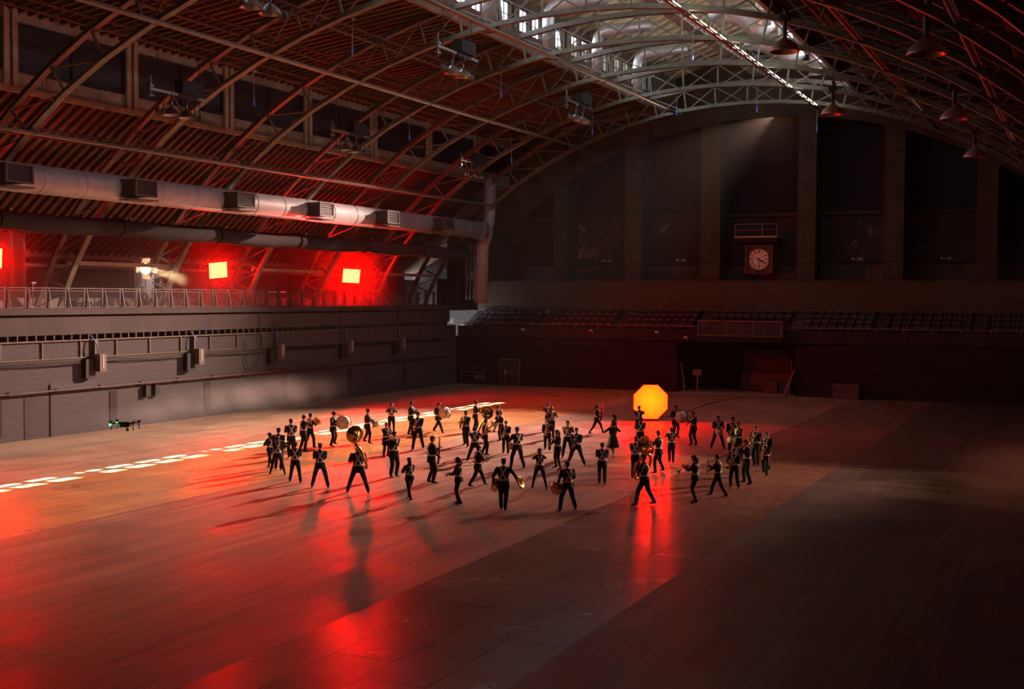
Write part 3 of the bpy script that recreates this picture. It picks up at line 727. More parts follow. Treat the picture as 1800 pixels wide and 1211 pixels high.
# ------------------------------------------------------------------ lights on the gallery
def em(name,col,st):
    m=bpy.data.materials.new(name); m.use_nodes=True; nt=m.node_tree; nt.nodes.clear()
    o=nt.nodes.new('ShaderNodeOutputMaterial'); e=nt.nodes.new('ShaderNodeEmission'); e.inputs[0].default_value=(*col,1); e.inputs[1].default_value=st; nt.links.new(e.outputs[0],o.inputs[0]); MATS[name]=m; return m
M_REDS=[em('red_led',(1,1.0/300,.36/300),300),em('red_led_bright',(1,1.0/950,.36/950),950)]
def tripod(t,h,mm):
    MB().tube([(0,0,.35),(0,0,h)],.025,8).build('stand_pole',mm,t)
    lb=MB(); lb.tube([(0,0,.75),(.5,0,.02)],.018,6); lb.tube([(0,0,.3),(.3,0,.14)],.014,6); me=lb.mesh('leg',mm)
    for a in range(3): link('leg',me,t,rot=(0,0,a*2*PI/3+.4))
def red_panel(y,z,w,h,x,tilt,lab,strong=0):
    t=thing('red_light_panel',(x,y,DECK),lab,'light',rz=R_(-28),group='red light panels on the gallery')
    tripod(t,z-DECK-h/2-.1,mat('stand_metal',(.12,.08,.08),.4,metal=.5))
    M=Matrix.Translation((0,0,z-DECK))@Matrix.Rotation(R_(tilt),4,'X')@Matrix.Rotation(R_(8),4,'Y')
    def tr(b): b.v=[tuple(M@Vector(v)) for v in b.v]; return b
    b=MB(); d=.12
    b.box((-.02-d,-w/2-.05,-h/2-.05),(-.02,w/2+.05,h/2+.05)); b.box((-.02,-w/2-.05,-h/2-.05),(.03,-w/2,h/2+.05)); b.box((-.02,w/2,-h/2-.05),(.03,w/2+.05,h/2+.05)); b.box((-.02,-w/2,h/2),(.03,w/2,h/2+.05)); b.box((-.02,-w/2,-h/2-.05),(.03,w/2,-h/2))
    tr(b).build('panel_housing',mat('housing_black',(.05,.03,.03),.5),t)
    b=MB(); b.add([(.0,-w/2,-h/2),(.0,w/2,-h/2),(.0,w/2,h/2),(.0,-w/2,h/2)],[(0,1,2,3)]); tr(b).build('light_face',M_REDS[strong],t)
    b=MB(); b.tube([(-.05,-w/2-.07,0),(-.05,-w/2-.1,-h/2-.12),(-.05,0,-h/2-.18),(-.05,w/2+.1,-h/2-.12),(-.05,w/2+.07,0)],.02,6); tr(b).build('yoke',M_black,t)
red_panel(64.98,9.12,1.25,1.02,-51.2,6,'glowing red light panel on a stand, middle of the gallery, beside the pale flag')
red_panel(80.7,9.02,1.5,1.05,-51.0,-2,'glowing red light panel on a stand, closest to the seating corner',1)
red_panel(46.6,9.35,1.25,1.02,-51.3,0,'glowing red light panel cut off by the picture edge')
def fresnel():
    t=thing('fresnel_lamp',(-51.0,57.9,DECK),'round white-glowing spotlight with open barn doors on the gallery','lamp',rz=R_(-32))
    tripod(t,2.0,M_black)
    M=Matrix.Translation((0,0,2.30))@Matrix.Rotation(PI/2,4,'Y')
    MB().lathe([(.05,-.5),(.30,-.45),(.34,-.05),(.36,.02),(.32,.02),(.30,-.03)],20,M).build('lamp_housing',M_black,t,smooth=True)
    MB().lathe([(0,.03),(.33,.03)],20,M).build('lens',em('fresnel_glow',(1,.80,.45),12),t)
    for k,(a) in enumerate((0,1,2,3)):
        b=MB(); b.box((-.24,0,.0),(.24,.02,.36)); mm=M@Matrix.Rotation(a*PI/2,4,'Z')@Matrix.Translation((0,.35,.02))@Matrix.Rotation(R_(-50),4,'X'); b.v=[tuple(mm@Vector(v)) for v in b.v]; b.build('barn_door',mat('barn_door_tan',(.5,.34,.2),.45,metal=.3),t)
    f_=thing('light_flag',(-51.45,58.42,DECK),'tall pale translucent diffusion flag beside the glowing round spotlight','flag',rz=R_(-49))
    m=bpy.data.materials.new('diffusion'); m.use_nodes=True; n=m.node_tree; p=n.nodes['Principled BSDF']; p.inputs['Base Color'].default_value=(.8,.74,.78,1); p.inputs['Roughness'].default_value=.8; p.inputs['Alpha'].default_value=.8
    MB().box((-.005,-.6,.55),(.005,.5,2.8)).build('diffusion_cloth',m,f_)
    b=MB(); b.tube([(0,-.62,2.82),(0,.52,2.82)],.03,6); b.tube([(0,-.62,.3),(0,-.62,2.82)],.018,6); b.build('flag_frame',M_white,f_)
    b=MB(); b.tube([(0,-.62,0),(0,-.62,.4)],.02,6); b.box((-.3,-.9,0),(.3,-.35,.03)); b.build('flag_base',M_black,f_)
fresnel()
# cart with a long tube, mic stands, bags, cases
def cart():
    t=thing('equipment_cart',(-51.2,70.6,DECK),'small grey equipment cart with a white tube on top, between red panels','cart')
    for z in (.15,.38,.6): MB().box((-.3,-.9,z),(.3,.9,z+.03)).build('shelf',M_steel,t)
    me=MB().box((-.02,-.02,.05),(.02,.02,.95)).mesh('leg',M_steel)
    for sx in (-.28,.28):
        for sy in (-.88,.88): link('leg',me,t,(sx,sy,0))
    wh=MB().lathe([(0,-.02),(.05,-.02),(.05,.02),(0,.02)],10,Matrix.Rotation(PI/2,4,'Y')).mesh('caster',M_black)
    for sx in (-.28,.28):
        for sy in (-.88,.88): link('caster',wh,t,(sx,sy,.05))
    MB().tube([(.1,-.4,.98),(.1,1.7,.98)],.05,10).build('white_tube',M_white,t,smooth=True)
    MB().box((-.15,-.85,.63),(.25,-.45,.98)).build('grey_box',mat('box_teal',(.35,.42,.42),.5),t)
cart()
def stand(loc,lab,h=1.35,hd=True):
    t=thing('equipment_stand',loc,lab,'stand'); tripod(t,h,mat('stand_pale',(.45,.38,.34),.4))
    if hd: MB().cbox((0,0,h),(.16,.3,.12)).build('stand_head',M_pipe,t)
    return t
stand((-50.9,49.1,DECK),'pale pan head on a tripod at the near end of the gallery')
stand((-50.6,78.6,DECK),'red-lit stand with a hooked top just before the far red panel',1.45)
stand((-51.0,75.9,DECK),'short stand behind the railing halfway between cart and far red panel',.9)
stand((-50.5,88.6,DECK),'thin upright pole stand near the dark end of the gallery',1.5,False)
stand((-51.2,61.7,DECK),'small stand with clamp behind the railing beside the walking man',.7)
for loc,s,l in (((-51.2,83.2,DECK),(.5,.9,.45),'low dark equipment case behind the railing past the far red panel'),((-51.4,53.0,DECK),(.7,1.1,.4),'slumped dark bag on the gallery before the white lamp'),((-51.4,73.6,DECK),(.5,.8,.5),'dark case on the gallery beyond the cart')):
    t=thing('equipment_case',loc,l,'case'); MB().box((-s[0]/2,-s[1]/2,0),(s[0]/2,s[1]/2,s[2]*.8)).build('case_body',M_rubber,t); MB().box((-s[0]/2-.01,-s[1]/2-.01,s[2]*.8),(s[0]/2+.01,s[1]/2+.01,s[2])).build('case_lid',M_black,t); MB().tube([(s[0]/2,-.12,s[2]*.5),(s[0]/2+.06,-.1,s[2]*.5),(s[0]/2+.06,.1,s[2]*.5),(s[0]/2,.12,s[2]*.5)],.012,6).build('handle',M_pipe,t)
# plastic sheeting at the near end of the gallery
b=MB(); vs=[];fs=[]; nn=46
rnd=random.Random(5)
for i in range(nn+1):
    y=42.0+ (51.2-42.0)*i/nn; x=-53.6+.22*math.sin(i*1.3)+rnd.uniform(-.06,.06)
    vs += [(x,y,DECK),(x+.05*math.sin(i*2.1),y,9.0),(x+.04,y,10.9)]
for i in range(nn): fs += [(i*3,i*3+3,i*3+4,i*3+1),(i*3+1,i*3+4,i*3+5,i*3+2)]
b.add(vs,fs); o=b.build('plastic_sheeting',mat('plastic_sheet',(.30,.22,.24),.28,spec=.7),smooth=True); tag(o,'hanging plastic sheeting lit red behind the near end of the railing','sheeting')
sm=o.modifiers.new('thick','SOLIDIFY'); sm.thickness=.01

# ------------------------------------------------------------------ octagonal softbox on the floor
def octabox():
    px,py=-23.92,71.57
    ang=math.atan2(0-px, 0-py)          # towards the camera side
    t=thing('octagonal_softbox',(px,py,0),'big octagonal softbox glowing orange, standing on the floor','softbox',rz=math.atan2(-(-px),-(py))+0.0)
    # local +Y is rotated to face the camera side
    t.rotation_euler=(0,0,math.atan2(px-0,-(py-0))*1.0+0.06) if False else (0,0,math.atan2(-(0-px),(0-py))+R_(6))
    R=1.13; c=Vector((0,0,1.17)); vs=[(R*math.sin(PI/8+k*PI/4),0,1.17+R*math.cos(PI/8+k*PI/4)) for k in range(8)]
    m=bpy.data.materials.new('orange_diffuser'); m.use_nodes=True; n=m.node_tree; n.nodes.clear(); MATS['orange_diffuser']=m
    o=n.nodes.new('ShaderNodeOutputMaterial'); e=n.nodes.new('ShaderNodeEmission'); tc=n.nodes.new('ShaderNodeTexCoord'); vmn=n.nodes.new('ShaderNodeVectorMath'); vmn.operation='DISTANCE'; vmn.inputs[1].default_value=(0,0,1.25)
    n.links.new(tc.outputs['Object'],vmn.inputs[0]); rp=n.nodes.new('ShaderNodeValToRGB'); n.links.new(vmn.outputs['Value'],rp.inputs['Fac'])
    K=300.0
    rp.color_ramp.elements[0].position=.0; rp.color_ramp.elements[0].color=(1,.62/K,.010/K,1); rp.color_ramp.elements[1].position=1.0; rp.color_ramp.elements[1].color=(1,.31/K,.012/K,1)
    n.links.new(rp.outputs[0],e.inputs[0]); e.inputs[1].default_value=K; n.links.new(e.outputs[0],o.inputs[0])
    MB().add([(x,.06,z) for x,y,z in vs],[tuple(range(8))]).build('diffuser',m,t)
    b=MB(); k2=.25; back=[(x*k2,-.75,1.17+(z-1.17)*k2) for x,y,z in vs]; fr=[(x,.05,z) for x,y,z in vs]
    b.add(fr+back,[(i,i+8,(i+1)%8+8,(i+1)%8) for i in range(8)]+[tuple(range(15,7,-1))]); b.build('softbox_skirt',mat('softbox_black',(.03,.02,.02),.7),t)
    rim=MB(); 
    for k in range(8): rim.beam((vs[k][0],.06,vs[k][2]),(vs[(k+1)%8][0],.06,vs[(k+1)%8][2]),.05,.05)
    rim.build('rim',mat('rim_red',(.25,.02,.02),.5),t)
    MB().cbox((0,-.95,1.17),(.3,.45,.3)).build('lamp_head',M_black,t)
    b=MB(); b.tube([(0,-.9,.1),(0,-.9,1.1)],.03,8); 
    for a in range(3): b.tube([(0,-.9,.5),(.55*math.cos(a*2.094+.5),-.9+.55*math.sin(a*2.094+.5),.02)],.02,6)
    b.build('light_stand',M_black,t)
octabox()
b=MB(); pts=[(-24.3,72.6,.012),(-23.5,75.5,.012),(-23.7,79.3,.012),(-24.1,84.0,.012),(-24.0,88.4,.012),(-23.6,93.3,.012)]
b.tube(pts,.022,6); tag(b.build('power_cable',M_black,smooth=True),'black power cable curving over the floor behind the glowing softbox','cable')

# ------------------------------------------------------------------ seating balcony on the end wall
def balcony():
    b=MB(); b.box((-49.0,94.55,4.1),(XR+.5,94.8,5.0))
    for i in range(5): b.box((-49.0,94.8+.8*i if i else 94.8,4.2),(XR+.5,98.2,4.6+.38*i))
    t=b.build('seating_balcony',mat('balcony_dark',(.035,.018,.022),.8,noise=.15,nscale=.8)); t['label']='long tiered seating balcony across the brick end wall'; t['category']='balcony'
    # front rail with posts
    for xa,xb in ((-49.0,-27.9),(-20.6,XR)):
        MB().tube([(xa,94.6,5.24),(xb,94.6,5.24)],.035,8).build('front_rail',mat('rail_red_brown',(.35,.12,.12),.35,metal=.3),t)
    pm=MB().box((-.02,-.02,0),(.02,.02,.26)).mesh('rail_bracket',mat('bracket_tan',(.35,.28,.2),.5))
    x=-48.2
    while x<XR:
        if not -27.9<x<-20.6: link('rail_bracket',pm,t,(x,94.6,5.0))
        x+=2.0
    x=-47.3
    jm=MB().box((-.02,0,4.15),(.02,.03,4.98)).mesh('panel_joint',M_dark)
    while x<XR:
        if not -27.9<x<-20.6: link('panel_joint',jm,t,(x,94.53,0))
        x+=2.72
    # lighter aisle steps
    sm_=mat('aisle_step',(.06,.05,.052),.8,noise=.15,nscale=2)
    for k,xa in enumerate(AISLES):
        for i in range(9): MB().box((xa,94.85+.4*i,4.6+.19*i-.02),(xa+.85,94.85+.4*(i+1)+.02,4.62+.19*(i+1)-.02)).build('aisle_step',sm_,t)
    return t
SECT=[(-47.9,-42.1),(-41.0,-35.3),(-34.3,-28.4),(-27.4,-20.9),(-19.8,-14.6),(-13.2,-7.6),(-6.3,-3.6)]
AISLES=[-48.95,-42.0,-35.22,-28.32,-20.75,-14.4,-7.45]
balcony()
M_seat=mat('seat_plastic',(.05,.042,.048),.32,spec=.6)
def seat_proto():
    b=MB(); b.box((-.24,.30,.02),(-.20,.36,.62)); b.box((.20,.30,.02),(.24,.36,.62)); b.box((-.27,.05,.52),(-.22,.36,.57)); b.box((.22,.05,.52),(.27,.36,.57))
    t=b.mesh('seat',M_black)
    # rounded back
    M_pan=mat('seat_pan_black',(.018,.015,.017),.6)
    def pad(w,h,th,y0,z0,tilt,name):
        b=MB(); n=6; rows=6; vs=[];fs=[]
        def P(u,v,d): 
            x=(u-.5)*w*(1-.22*max(0,v-.6)/.4 if v>.6 else 1); bow=.05*(1-(2*u-1)**2); z=v*h
            return (x, y0+d+bow+tilt*z, z0+z)
        for j in range(rows+1):
            for i in range(n+1): vs.append(P(i/n,j/rows,0))
        for j in range(rows+1):
            for i in range(n+1): vs.append(P(i/n,j/rows,th))
        o=(n+1)*(rows+1)
        for j in range(rows):
            for i in range(n):
                a=j*(n+1)+i; fs.append((a,a+1,a+n+2,a+n+1)); fs.append((o+a,o+a+n+1,o+a+n+2,o+a+1))
        for i in range(n): fs.append((i,o+i,o+i+1,i+1)); a=rows*(n+1)+i; fs.append((a,a+1,o+a+1,o+a))
        for j in range(rows): a=j*(n+1); fs.append((a,a+n+1,o+a+n+1,o+a)); a+=n; fs.append((a,o+a,o+a+n+1,a+n+1))
        return b.add(vs,fs).mesh(name,M_seat if name=='seat_back' else M_pan,True)
    return t,pad(.54,.34,.05,.32,.50,.12,'seat_back'),pad(.44,.30,.06,.16,.40,.18,'seat_pan')
S0,S1,S2=seat_proto()
SEC=['section nearest the gallery corner','second section from the gallery corner','third section from the gallery corner','middle section above the portal','first section past the portal','second section past the portal','partial section at the picture edge']
for s,(xa,xb) in enumerate(SECT):
    n=int((xb-xa+.15)/.66); p=(xb-xa)/n
    for i in range(5):
        if s==3 and i<2: continue
        for j in range(n):
            x=xa+p*(j+.5)+ (.0 if i%2 else .0); y=94.95+.8*i; z=4.6+.38*i
            t=link('stadium_seat',S0,None,(x,y,z)); t['label']='black folding seat, %s along the %s row, %s'%(ORD[j],['front','second','third','fourth','back'][i],SEC[s]); t['category']='seat'; t['group']='folding seats on the balcony'
            link('seat_back',S1,t); link('seat_pan',S2,t)
def balustrade():
    xa,xb,y=-27.5,-20.95,93.8
    t=thing('balustrade',((xa+xb)/2,y,4.45),'jutting middle balcony front with thin upright balusters above the portal','balustrade')
    w=(xb-xa)/2
    MB().box((-w,0,-.35),(w,.9,0)).build('balcony_slab',M_low,t)
    MB().box((-w,-.05,1.2),(w,.05,1.3)).build('top_rail',mat('rail_dark_red',(.20,.09,.09),.4),t); MB().box((-w,-.04,.08),(w,.04,.16)).build('bottom_rail',M_steel,t)
    bm=MB().box((-.015,-.015,.16),(.015,.015,1.2)).mesh('baluster',mat('baluster_metal',(.22,.14,.13),.4))
    n=44
    for i in range(n): link('baluster',bm,t,(-w+.1+(2*w-.2)*i/(n-1),0,0))
    for sx in (-w,w,-w/3,w/3): MB().box((sx-.04,-.05,0),(sx+.04,.05,1.3)).build('end_post',M_steel,t)
    for sx in (-w,w): MB().box((sx-.03,0,0),(sx+.03,.9,1.25)).build('side_panel',M_steel,t)
    return t
balustrade()
for i,(x,lab) in enumerate(((-42.8,'small floodlight on the balcony front near the gallery corner'),(-36.7,'small yellowish floodlight on the balcony front, second from the corner'),(-31.1,'small yellowish floodlight on the balcony front just before the portal'),(-28.7,'white floodlight under the balcony at the portal corner'))):
    t=thing('floodlight',(x,94.5,4.75 if i<3 else 4.35),lab,'lamp')
    MB().box((-.14,-.18,-.05),(.14,0,.09)).build('lamp_body',mat('flood_tan',(.5,.4,.25),.4),t); MB().box((.12,-.1,-.22),(.20,0,.05)).build('bracket',M_pipe,t); MB().box((-.12,-.19,-.04),(.12,-.18,.07)).build('lens',M_white,t)

# ------------------------------------------------------------------ clock and little balcony above it
def clock():
    cx,y=-24.0,101.4-.62
    t=thing('wall_clock',(cx,98.85,10.6),'square-framed round clock with roman numerals on the brick end wall','clock')
    frm=mat('clock_frame',(.12,.055,.04),.6,noise=.1); s=1.12; fw=.16
    MB().box((-s,0,-1.1),(s,2.3,1.15)).build('clock_case',mat('clock_case',(.10,.06,.05),.7),t)
    b=MB(); b.box((-s,-.12,-1.1),(-s+fw,0,1.15)); b.box((s-fw,-.12,-1.1),(s,0,1.15)); b.box((-s+fw,-.12,1.0),(s-fw,0,1.15)); b.box((-s+fw,-.12,-1.1),(s-fw,0,-.95)); b.box((-s+.3,-.06,-.85),(-s+.36,0,.95)); b.box((s-.36,-.06,-.85),(s-.3,0,.95)); b.build('clock_frame',frm,t)
    Mx=Matrix.Rotation(PI/2,4,'X')
    MB().lathe([(0,.05),(.80,.05),(.84,.03),(.84,0)],40,Mx).build('dial',mat('dial_cream',(.8,.58,.42),.6),t)
    MB().lathe([(.80,.03),(.88,.05),(.90,0),(.80,.0)],40,Mx,closed=True).build('dial_rim',frm,t,smooth=True)
    ink=mat('numeral_black',(.015,.01,.01),.6)
    for k,nm in enumerate(['XII','I','II','III','IIII','V','VI','VII','VIII','IX','X','XI']):
        a=k*PI/6; b=MB(); h=.25; y_=-.06
        wd={'I':.045,'V':.10,'X':.10}; tot=sum(wd[c] for c in nm); x=-tot/2
        for c in nm:
            w_=wd[c]; cx_=x+w_/2
            if c=='I': b.beam((cx_,y_,-h/2),(cx_,y_,h/2),.01,.040)
            elif c=='V': b.beam((cx_-.035,y_,h/2),(cx_,y_,-h/2),.01,.036); b.beam((cx_+.035,y_,h/2),(cx_,y_,-h/2),.01,.026)
            else: b.beam((cx_-.04,y_,h/2),(cx_+.04,y_,-h/2),.01,.036); b.beam((cx_+.04,y_,h/2),(cx_-.04,y_,-h/2),.01,.026)
            x+=w_
        M=Matrix.Rotation(a,4,'Y')@Matrix.Translation((0,0,.64)); b.v=[tuple(M@Vector(v)) for v in b.v]
        b.build('numeral',ink,t)
    # 4:30
    b=MB(); b.beam((0,-.075,.12),(0,-.075,-.70),.01,.055); b.beam((0,-.075,-.15),(0,-.075,-.62),.01,.09); b.build('minute_hand',ink,t)
    b=MB(); a=(4.05)*PI/6; b.beam((-.22*math.sin(a),-.068,-.22*math.cos(a)),(.50*math.sin(a),-.068,.50*math.cos(a)),.01,.07); b.beam((.18*math.sin(a),-.068,.18*math.cos(a)),(.42*math.sin(a),-.068,.42*math.cos(a)),.01,.13); b.build('hour_hand',ink,t)
    MB().lathe([(0,.09),(.05,.09),(.05,.05)],12,Mx).build('hub',ink,t)
    b=MB()
    for s_ in (-1,1): b.beam((s_*.62,-.1,-.92),(-s_*.42,-.1,-1.22),.05,.12); b.beam((s_*.2,-.1,-1.02),(s_*.55,-.1,-1.22),.05,.10)
    b.build('ribbon_ornament',frm,t)
    p=thing('clock_platform',(-24.3,98.9,12.35),'narrow railed platform on the wall directly above the round clock','platform')
    MB().box((-1.75,0,0),(1.7,2.4,.14)).build('platform_edge',mat('platform_ochre',(.42,.27,.12),.6),p); MB().box((-1.65,.1,-.35),(1.6,2.4,0)).build('platform_soffit',M_low,p)
    m=mat('platform_rail',(.28,.20,.16),.5)
    for z in (.62,1.1): MB().tube([(-1.72,.05,z),(1.67,.05,z)],.025,6).build('rail',m,p)
    for x in (-1.72,.52,1.67): MB().tube([(x,.05,.1),(x,.05,1.1)],.03,6).build('post',m,p)
    d=MB().box((.05,2.35,.14),(.95,2.52,1.75)).build('doorway',M_dark,p)
clock()

# ------------------------------------------------------------------ portal and clutter under the balcony
def portal():
    b=MB(); xa,xb=-29.5,-20.2
    b.box((xa-.2,YB+.3,0),(xa,YB+6.3,4.0)); b.box((xb,YB+.3,0),(xb+.2,YB+6.3,4.0)); b.box((xa,YB+.3,3.95),(xb,YB+6.3,4.1)); b.box((xa,YB+6.0,0),(xb,YB+6.3,4.0))
    struct(b.build('wall_portal',mat('portal_dark',(.035,.025,.025),.85)))
    struct(MB().box((xa,YB-.3,0),(xb,YB+6.0,.04)).build('floor_portal',mat('portal_floor',(.30,.22,.19),.7,noise=.2)))
    t=thing('roller_shutter',(-23.2,98.4,.05),'dusky pink roller shutter standing inside the dark portal','shutter')
    me=MB().box((-1.9,-.03,0),(1.9,.03,.19)).mesh('shutter_slat',mat('shutter_pink',(.09,.035,.05),.5))
    for i in range(9): link('shutter_slat',me,t,(0,.02*(i%2),1.55+.2*i))
    MB().box((-1.95,-.25,.28),(1.95,-.05,1.5)).build('lower_panel',mat('low_panel_pink',(.15,.07,.085),.6),t)
    MB().box((-1.95,-.3,.16),(.2,-.24,.22)).build('edge_strip',M_red_strip,t)
    MB().box((1.98,-.1,.9),(2.06,.0,2.6)).build('upright_strip',mat('strip_pink',(.55,.08,.16),.5),t)
M_red_strip=mat('strip_red',(.5,.15,.12),.5)
portal()
def plank(loc,top,lab,w=.28):
    t=thing('leaning_board',loc,lab,'board'); b=MB(); b.beam((0,0,.0),top,w,.05); b.build('board',mat('plank_red',(.24,.14,.12),.7),t)
    b=MB(); b.beam((top[0]*.3,top[1]*.3-.05,top[2]*.3),(top[0]*.34,top[1]*.34-.05,top[2]*.34),w+.06,.04); b.build('batten',M_steel,t)
plank((-28.95,95.2,.04),(-.45,.35,2.3),'pale board leaning just inside the portal beside the softbox',.18)
plank((-20.9,94.4,.04),(.75,.3,2.0),'dark red board leaning against the far side of the portal',.5)
def crate(loc,s,lab,mt):
    t=thing('crate',loc,lab,'crate'); MB().box((-s[0]/2,-s[1]/2,0),(s[0]/2,s[1]/2,s[2])).build('crate_body',mt,t)
    b=MB()
    for sx in (-1,1): b.box((sx*s[0]/2-.03,-s[1]/2-.03,0),(sx*s[0]/2+.03,-s[1]/2,s[2]))
    b.box((-s[0]/2,-s[1]/2-.02,s[2]-.08),(s[0]/2,-s[1]/2,s[2])); b.build('edge_batten',M_steel,t)
crate((-22.3,96.2,.04),(1.1,.8,1.0),'dark red crate at the foot of the pink shutter',mat('crate_red',(.12,.05,.055),.7))
crate((-21.2,96.5,.04),(.8,.7,.9),'grey crate beside the dark red crate in the portal',mat('crate_grey',(.10,.09,.09),.7))
crate((-16.2,94.2,0),(1.9,.7,1.1),'low grey storage box against the dark wall past the portal',mat('box_low',(.11,.08,.08),.8,noise=.3,nscale=6))
def work_stand():
    t=thing('work_light',(-28.1,95.7,.04),'olive work light with cables on a stand inside the portal','lamp')
    MB().box((-.35,-.1,1.25),(.35,.1,1.75)).build('light_box',mat('olive_box',(.22,.19,.11),.6),t)
    MB().tube([(0,0,.05),(.05,0,.5),(0,0,1.3)],.05,8).build('stand_pole',mat('stand_yellow',(.4,.27,.1),.5),t)
    for a in range(3): MB().tube([(0,0,.35),(.4*math.cos(a*2.1),.4*math.sin(a*2.1),.02)],.025,6).build('leg',M_steel,t)
work_stand()
def side_door():
    t=thing('steel_door',(-44.15,94.78,0),'dark steel double door with pale frame under the seating corner','door')
    m=mat('door_frame_pink',(.26,.17,.16),.6)
    b=MB(); b.box((-.95,-.05,0),(-.88,0,2.25)); b.box((.88,-.05,0),(.95,0,2.25)); b.box((-.88,-.05,2.18),(.88,0,2.25)); b.build('door_frame',m,t)
    for s in (-1,1):
        o=MB().box((min(0,s*.87)+.01,-.03,0),(max(0,s*.87)-.01,0,2.17)).build('door_leaf',mat('door_dark',(.055,.035,.035),.6),t)
        MB().box((s*.12-.02,-.08,.95),(s*.12+.02,-.03,1.3)).build('handle',M_pipe,o)
side_door()
t=thing('fire_point',(-44.5,94.55,0),'thin red-tipped marker post in front of the steel door','post')
MB().tube([(0,0,0),(0,0,1.1)],.035,8).build('post_tube',mat('post_red',(.5,.08,.05),.5),t); MB().cbox((0,0,1.2),(.14,.1,.3)).build('post_top',mat('post_tan',(.5,.35,.2),.5),t)
for k in range(3): pass
t=thing('stair_rail',(-47.6,94.5,0),'three faint horizontal rails against the wall in the gallery corner','rail')
for k in range(3): MB().tube([(-1.0,0,.75+.35*k),(1.1,0,.7+.35*k)],.03,6).build('rail',mat('faint_rail',(.22,.13,.12),.5),t)
for x in (-1.0,1.1): MB().tube([(x,0,0),(x,0,1.5)],.03,6).build('post',MATS['faint_rail'],t)
for k in range(2): tag(MB().box((-47.35+.5*k,94.6,.45),(-47.0+.5*k,94.78,.8)).build('outlet_box',mat('outlet_grey2',(.33,.30,.30),.5)),['grey outlet box low on the corner wall, gallery side of the pair','grey outlet box low on the corner wall, door side of the pair'][k],'box')

# ------------------------------------------------------------------ drone
def drone():
    t=thing('quadcopter_drone',(-25.45,28.0,3.68),'black quadcopter drone with green lights hovering before the block wall','drone',rz=R_(20))
    t.scale=(1.35,1.35,1.35)
    M_d=mat('drone_black',(.03,.03,.035),.35)
    b=MB(); b.ell((0,0,.03),(.13,.08,.05),12,8); b.box((-.10,-.06,-.03),(.10,.06,.02)); b.build('body',M_d,t,smooth=True)
    for i,(sx,sy) in enumerate(((-1,-1),(1,-1),(-1,1),(1,1))):
        a=MB().tube([(sx*.07,sy*.04,.04),(sx*.25,sy*.17,.06)],.016,6).build('arm',M_d,t)
        MB().lathe([(0,0),(.028,0),(.028,.05),(0,.055)],10,Matrix.Translation((sx*.25,sy*.17,.05))).build('motor',M_d,a)
        pb=MB(); ang=.6+i*.9
        for s in (1,-1): pb.beam((sx*.25,sy*.17,.11),(sx*.25+s*.13*math.cos(ang),sy*.17+s*.13*math.sin(ang),.115),.022,.004)
        pb.build('propeller',M_d,a)
        MB().tube([(sx*.23,sy*.155,.05),(sx*.25,sy*.165,-.09)],.010,5).build('landing_leg',M_d,a)
        if sx==-1 : MB().ell((sx*.25,sy*.17-.03,.03),(.024,.024,.024),8,6).build('green_light',em('green_led%d'%i,(.03,1,.12),14),a)
    b=MB(); b.ell((.05,0,-.09),(.04,.035,.04),10,7); b.tube([(.02,0,-.02),(.04,0,-.08)],.014,6); b.build('camera_gimbal',mat('gimbal_grey',(.4,.32,.3),.4),t,smooth=True)
drone()
# ------------------------------------------------------------------ marching band
U_NAVY=mat('uniform_jacket',(.018,.017,.024),.8); U_TROU=mat('uniform_trousers',(.017,.016,.020),.85); U_SHOE=mat('black_shoe',(.015,.013,.013),.35)
SKIN=mat('skin',(.50,.30,.21),.55); EYE=mat('eye_dark',(.02,.015,.012),.3); LIP=mat('lip',(.35,.14,.11),.5)
STRAP=mat('white_strap',(.88,.86,.82),.6); CAPM=mat('cap_navy',(.03,.03,.05),.6); HAIRS={0:mat('hair_dark',(.03,.02,.015),.6),2:mat('hair_red',(.28,.09,.03),.5)}
DRESS=mat('dark_dress',(.035,.03,.018),.7); TAN=mat('tan_cloth',(.42,.27,.15),.8); GREYC=mat('grey_cloth',(.10,.09,.10),.8)
BRASS=mat('brass',(.80,.52,.16),.22,metal=1.); SILVER=mat('silver',(.78,.77,.75),.2,metal=1.); EBONY=mat('ebony',(.02,.015,.015),.3)
DRUMW=mat('drum_shell_white',(.80,.77,.72),.3); DRUMH=mat('drum_head',(.78,.68,.62),.5); CHROME=mat('chrome',(.7,.7,.7),.15,metal=1.)

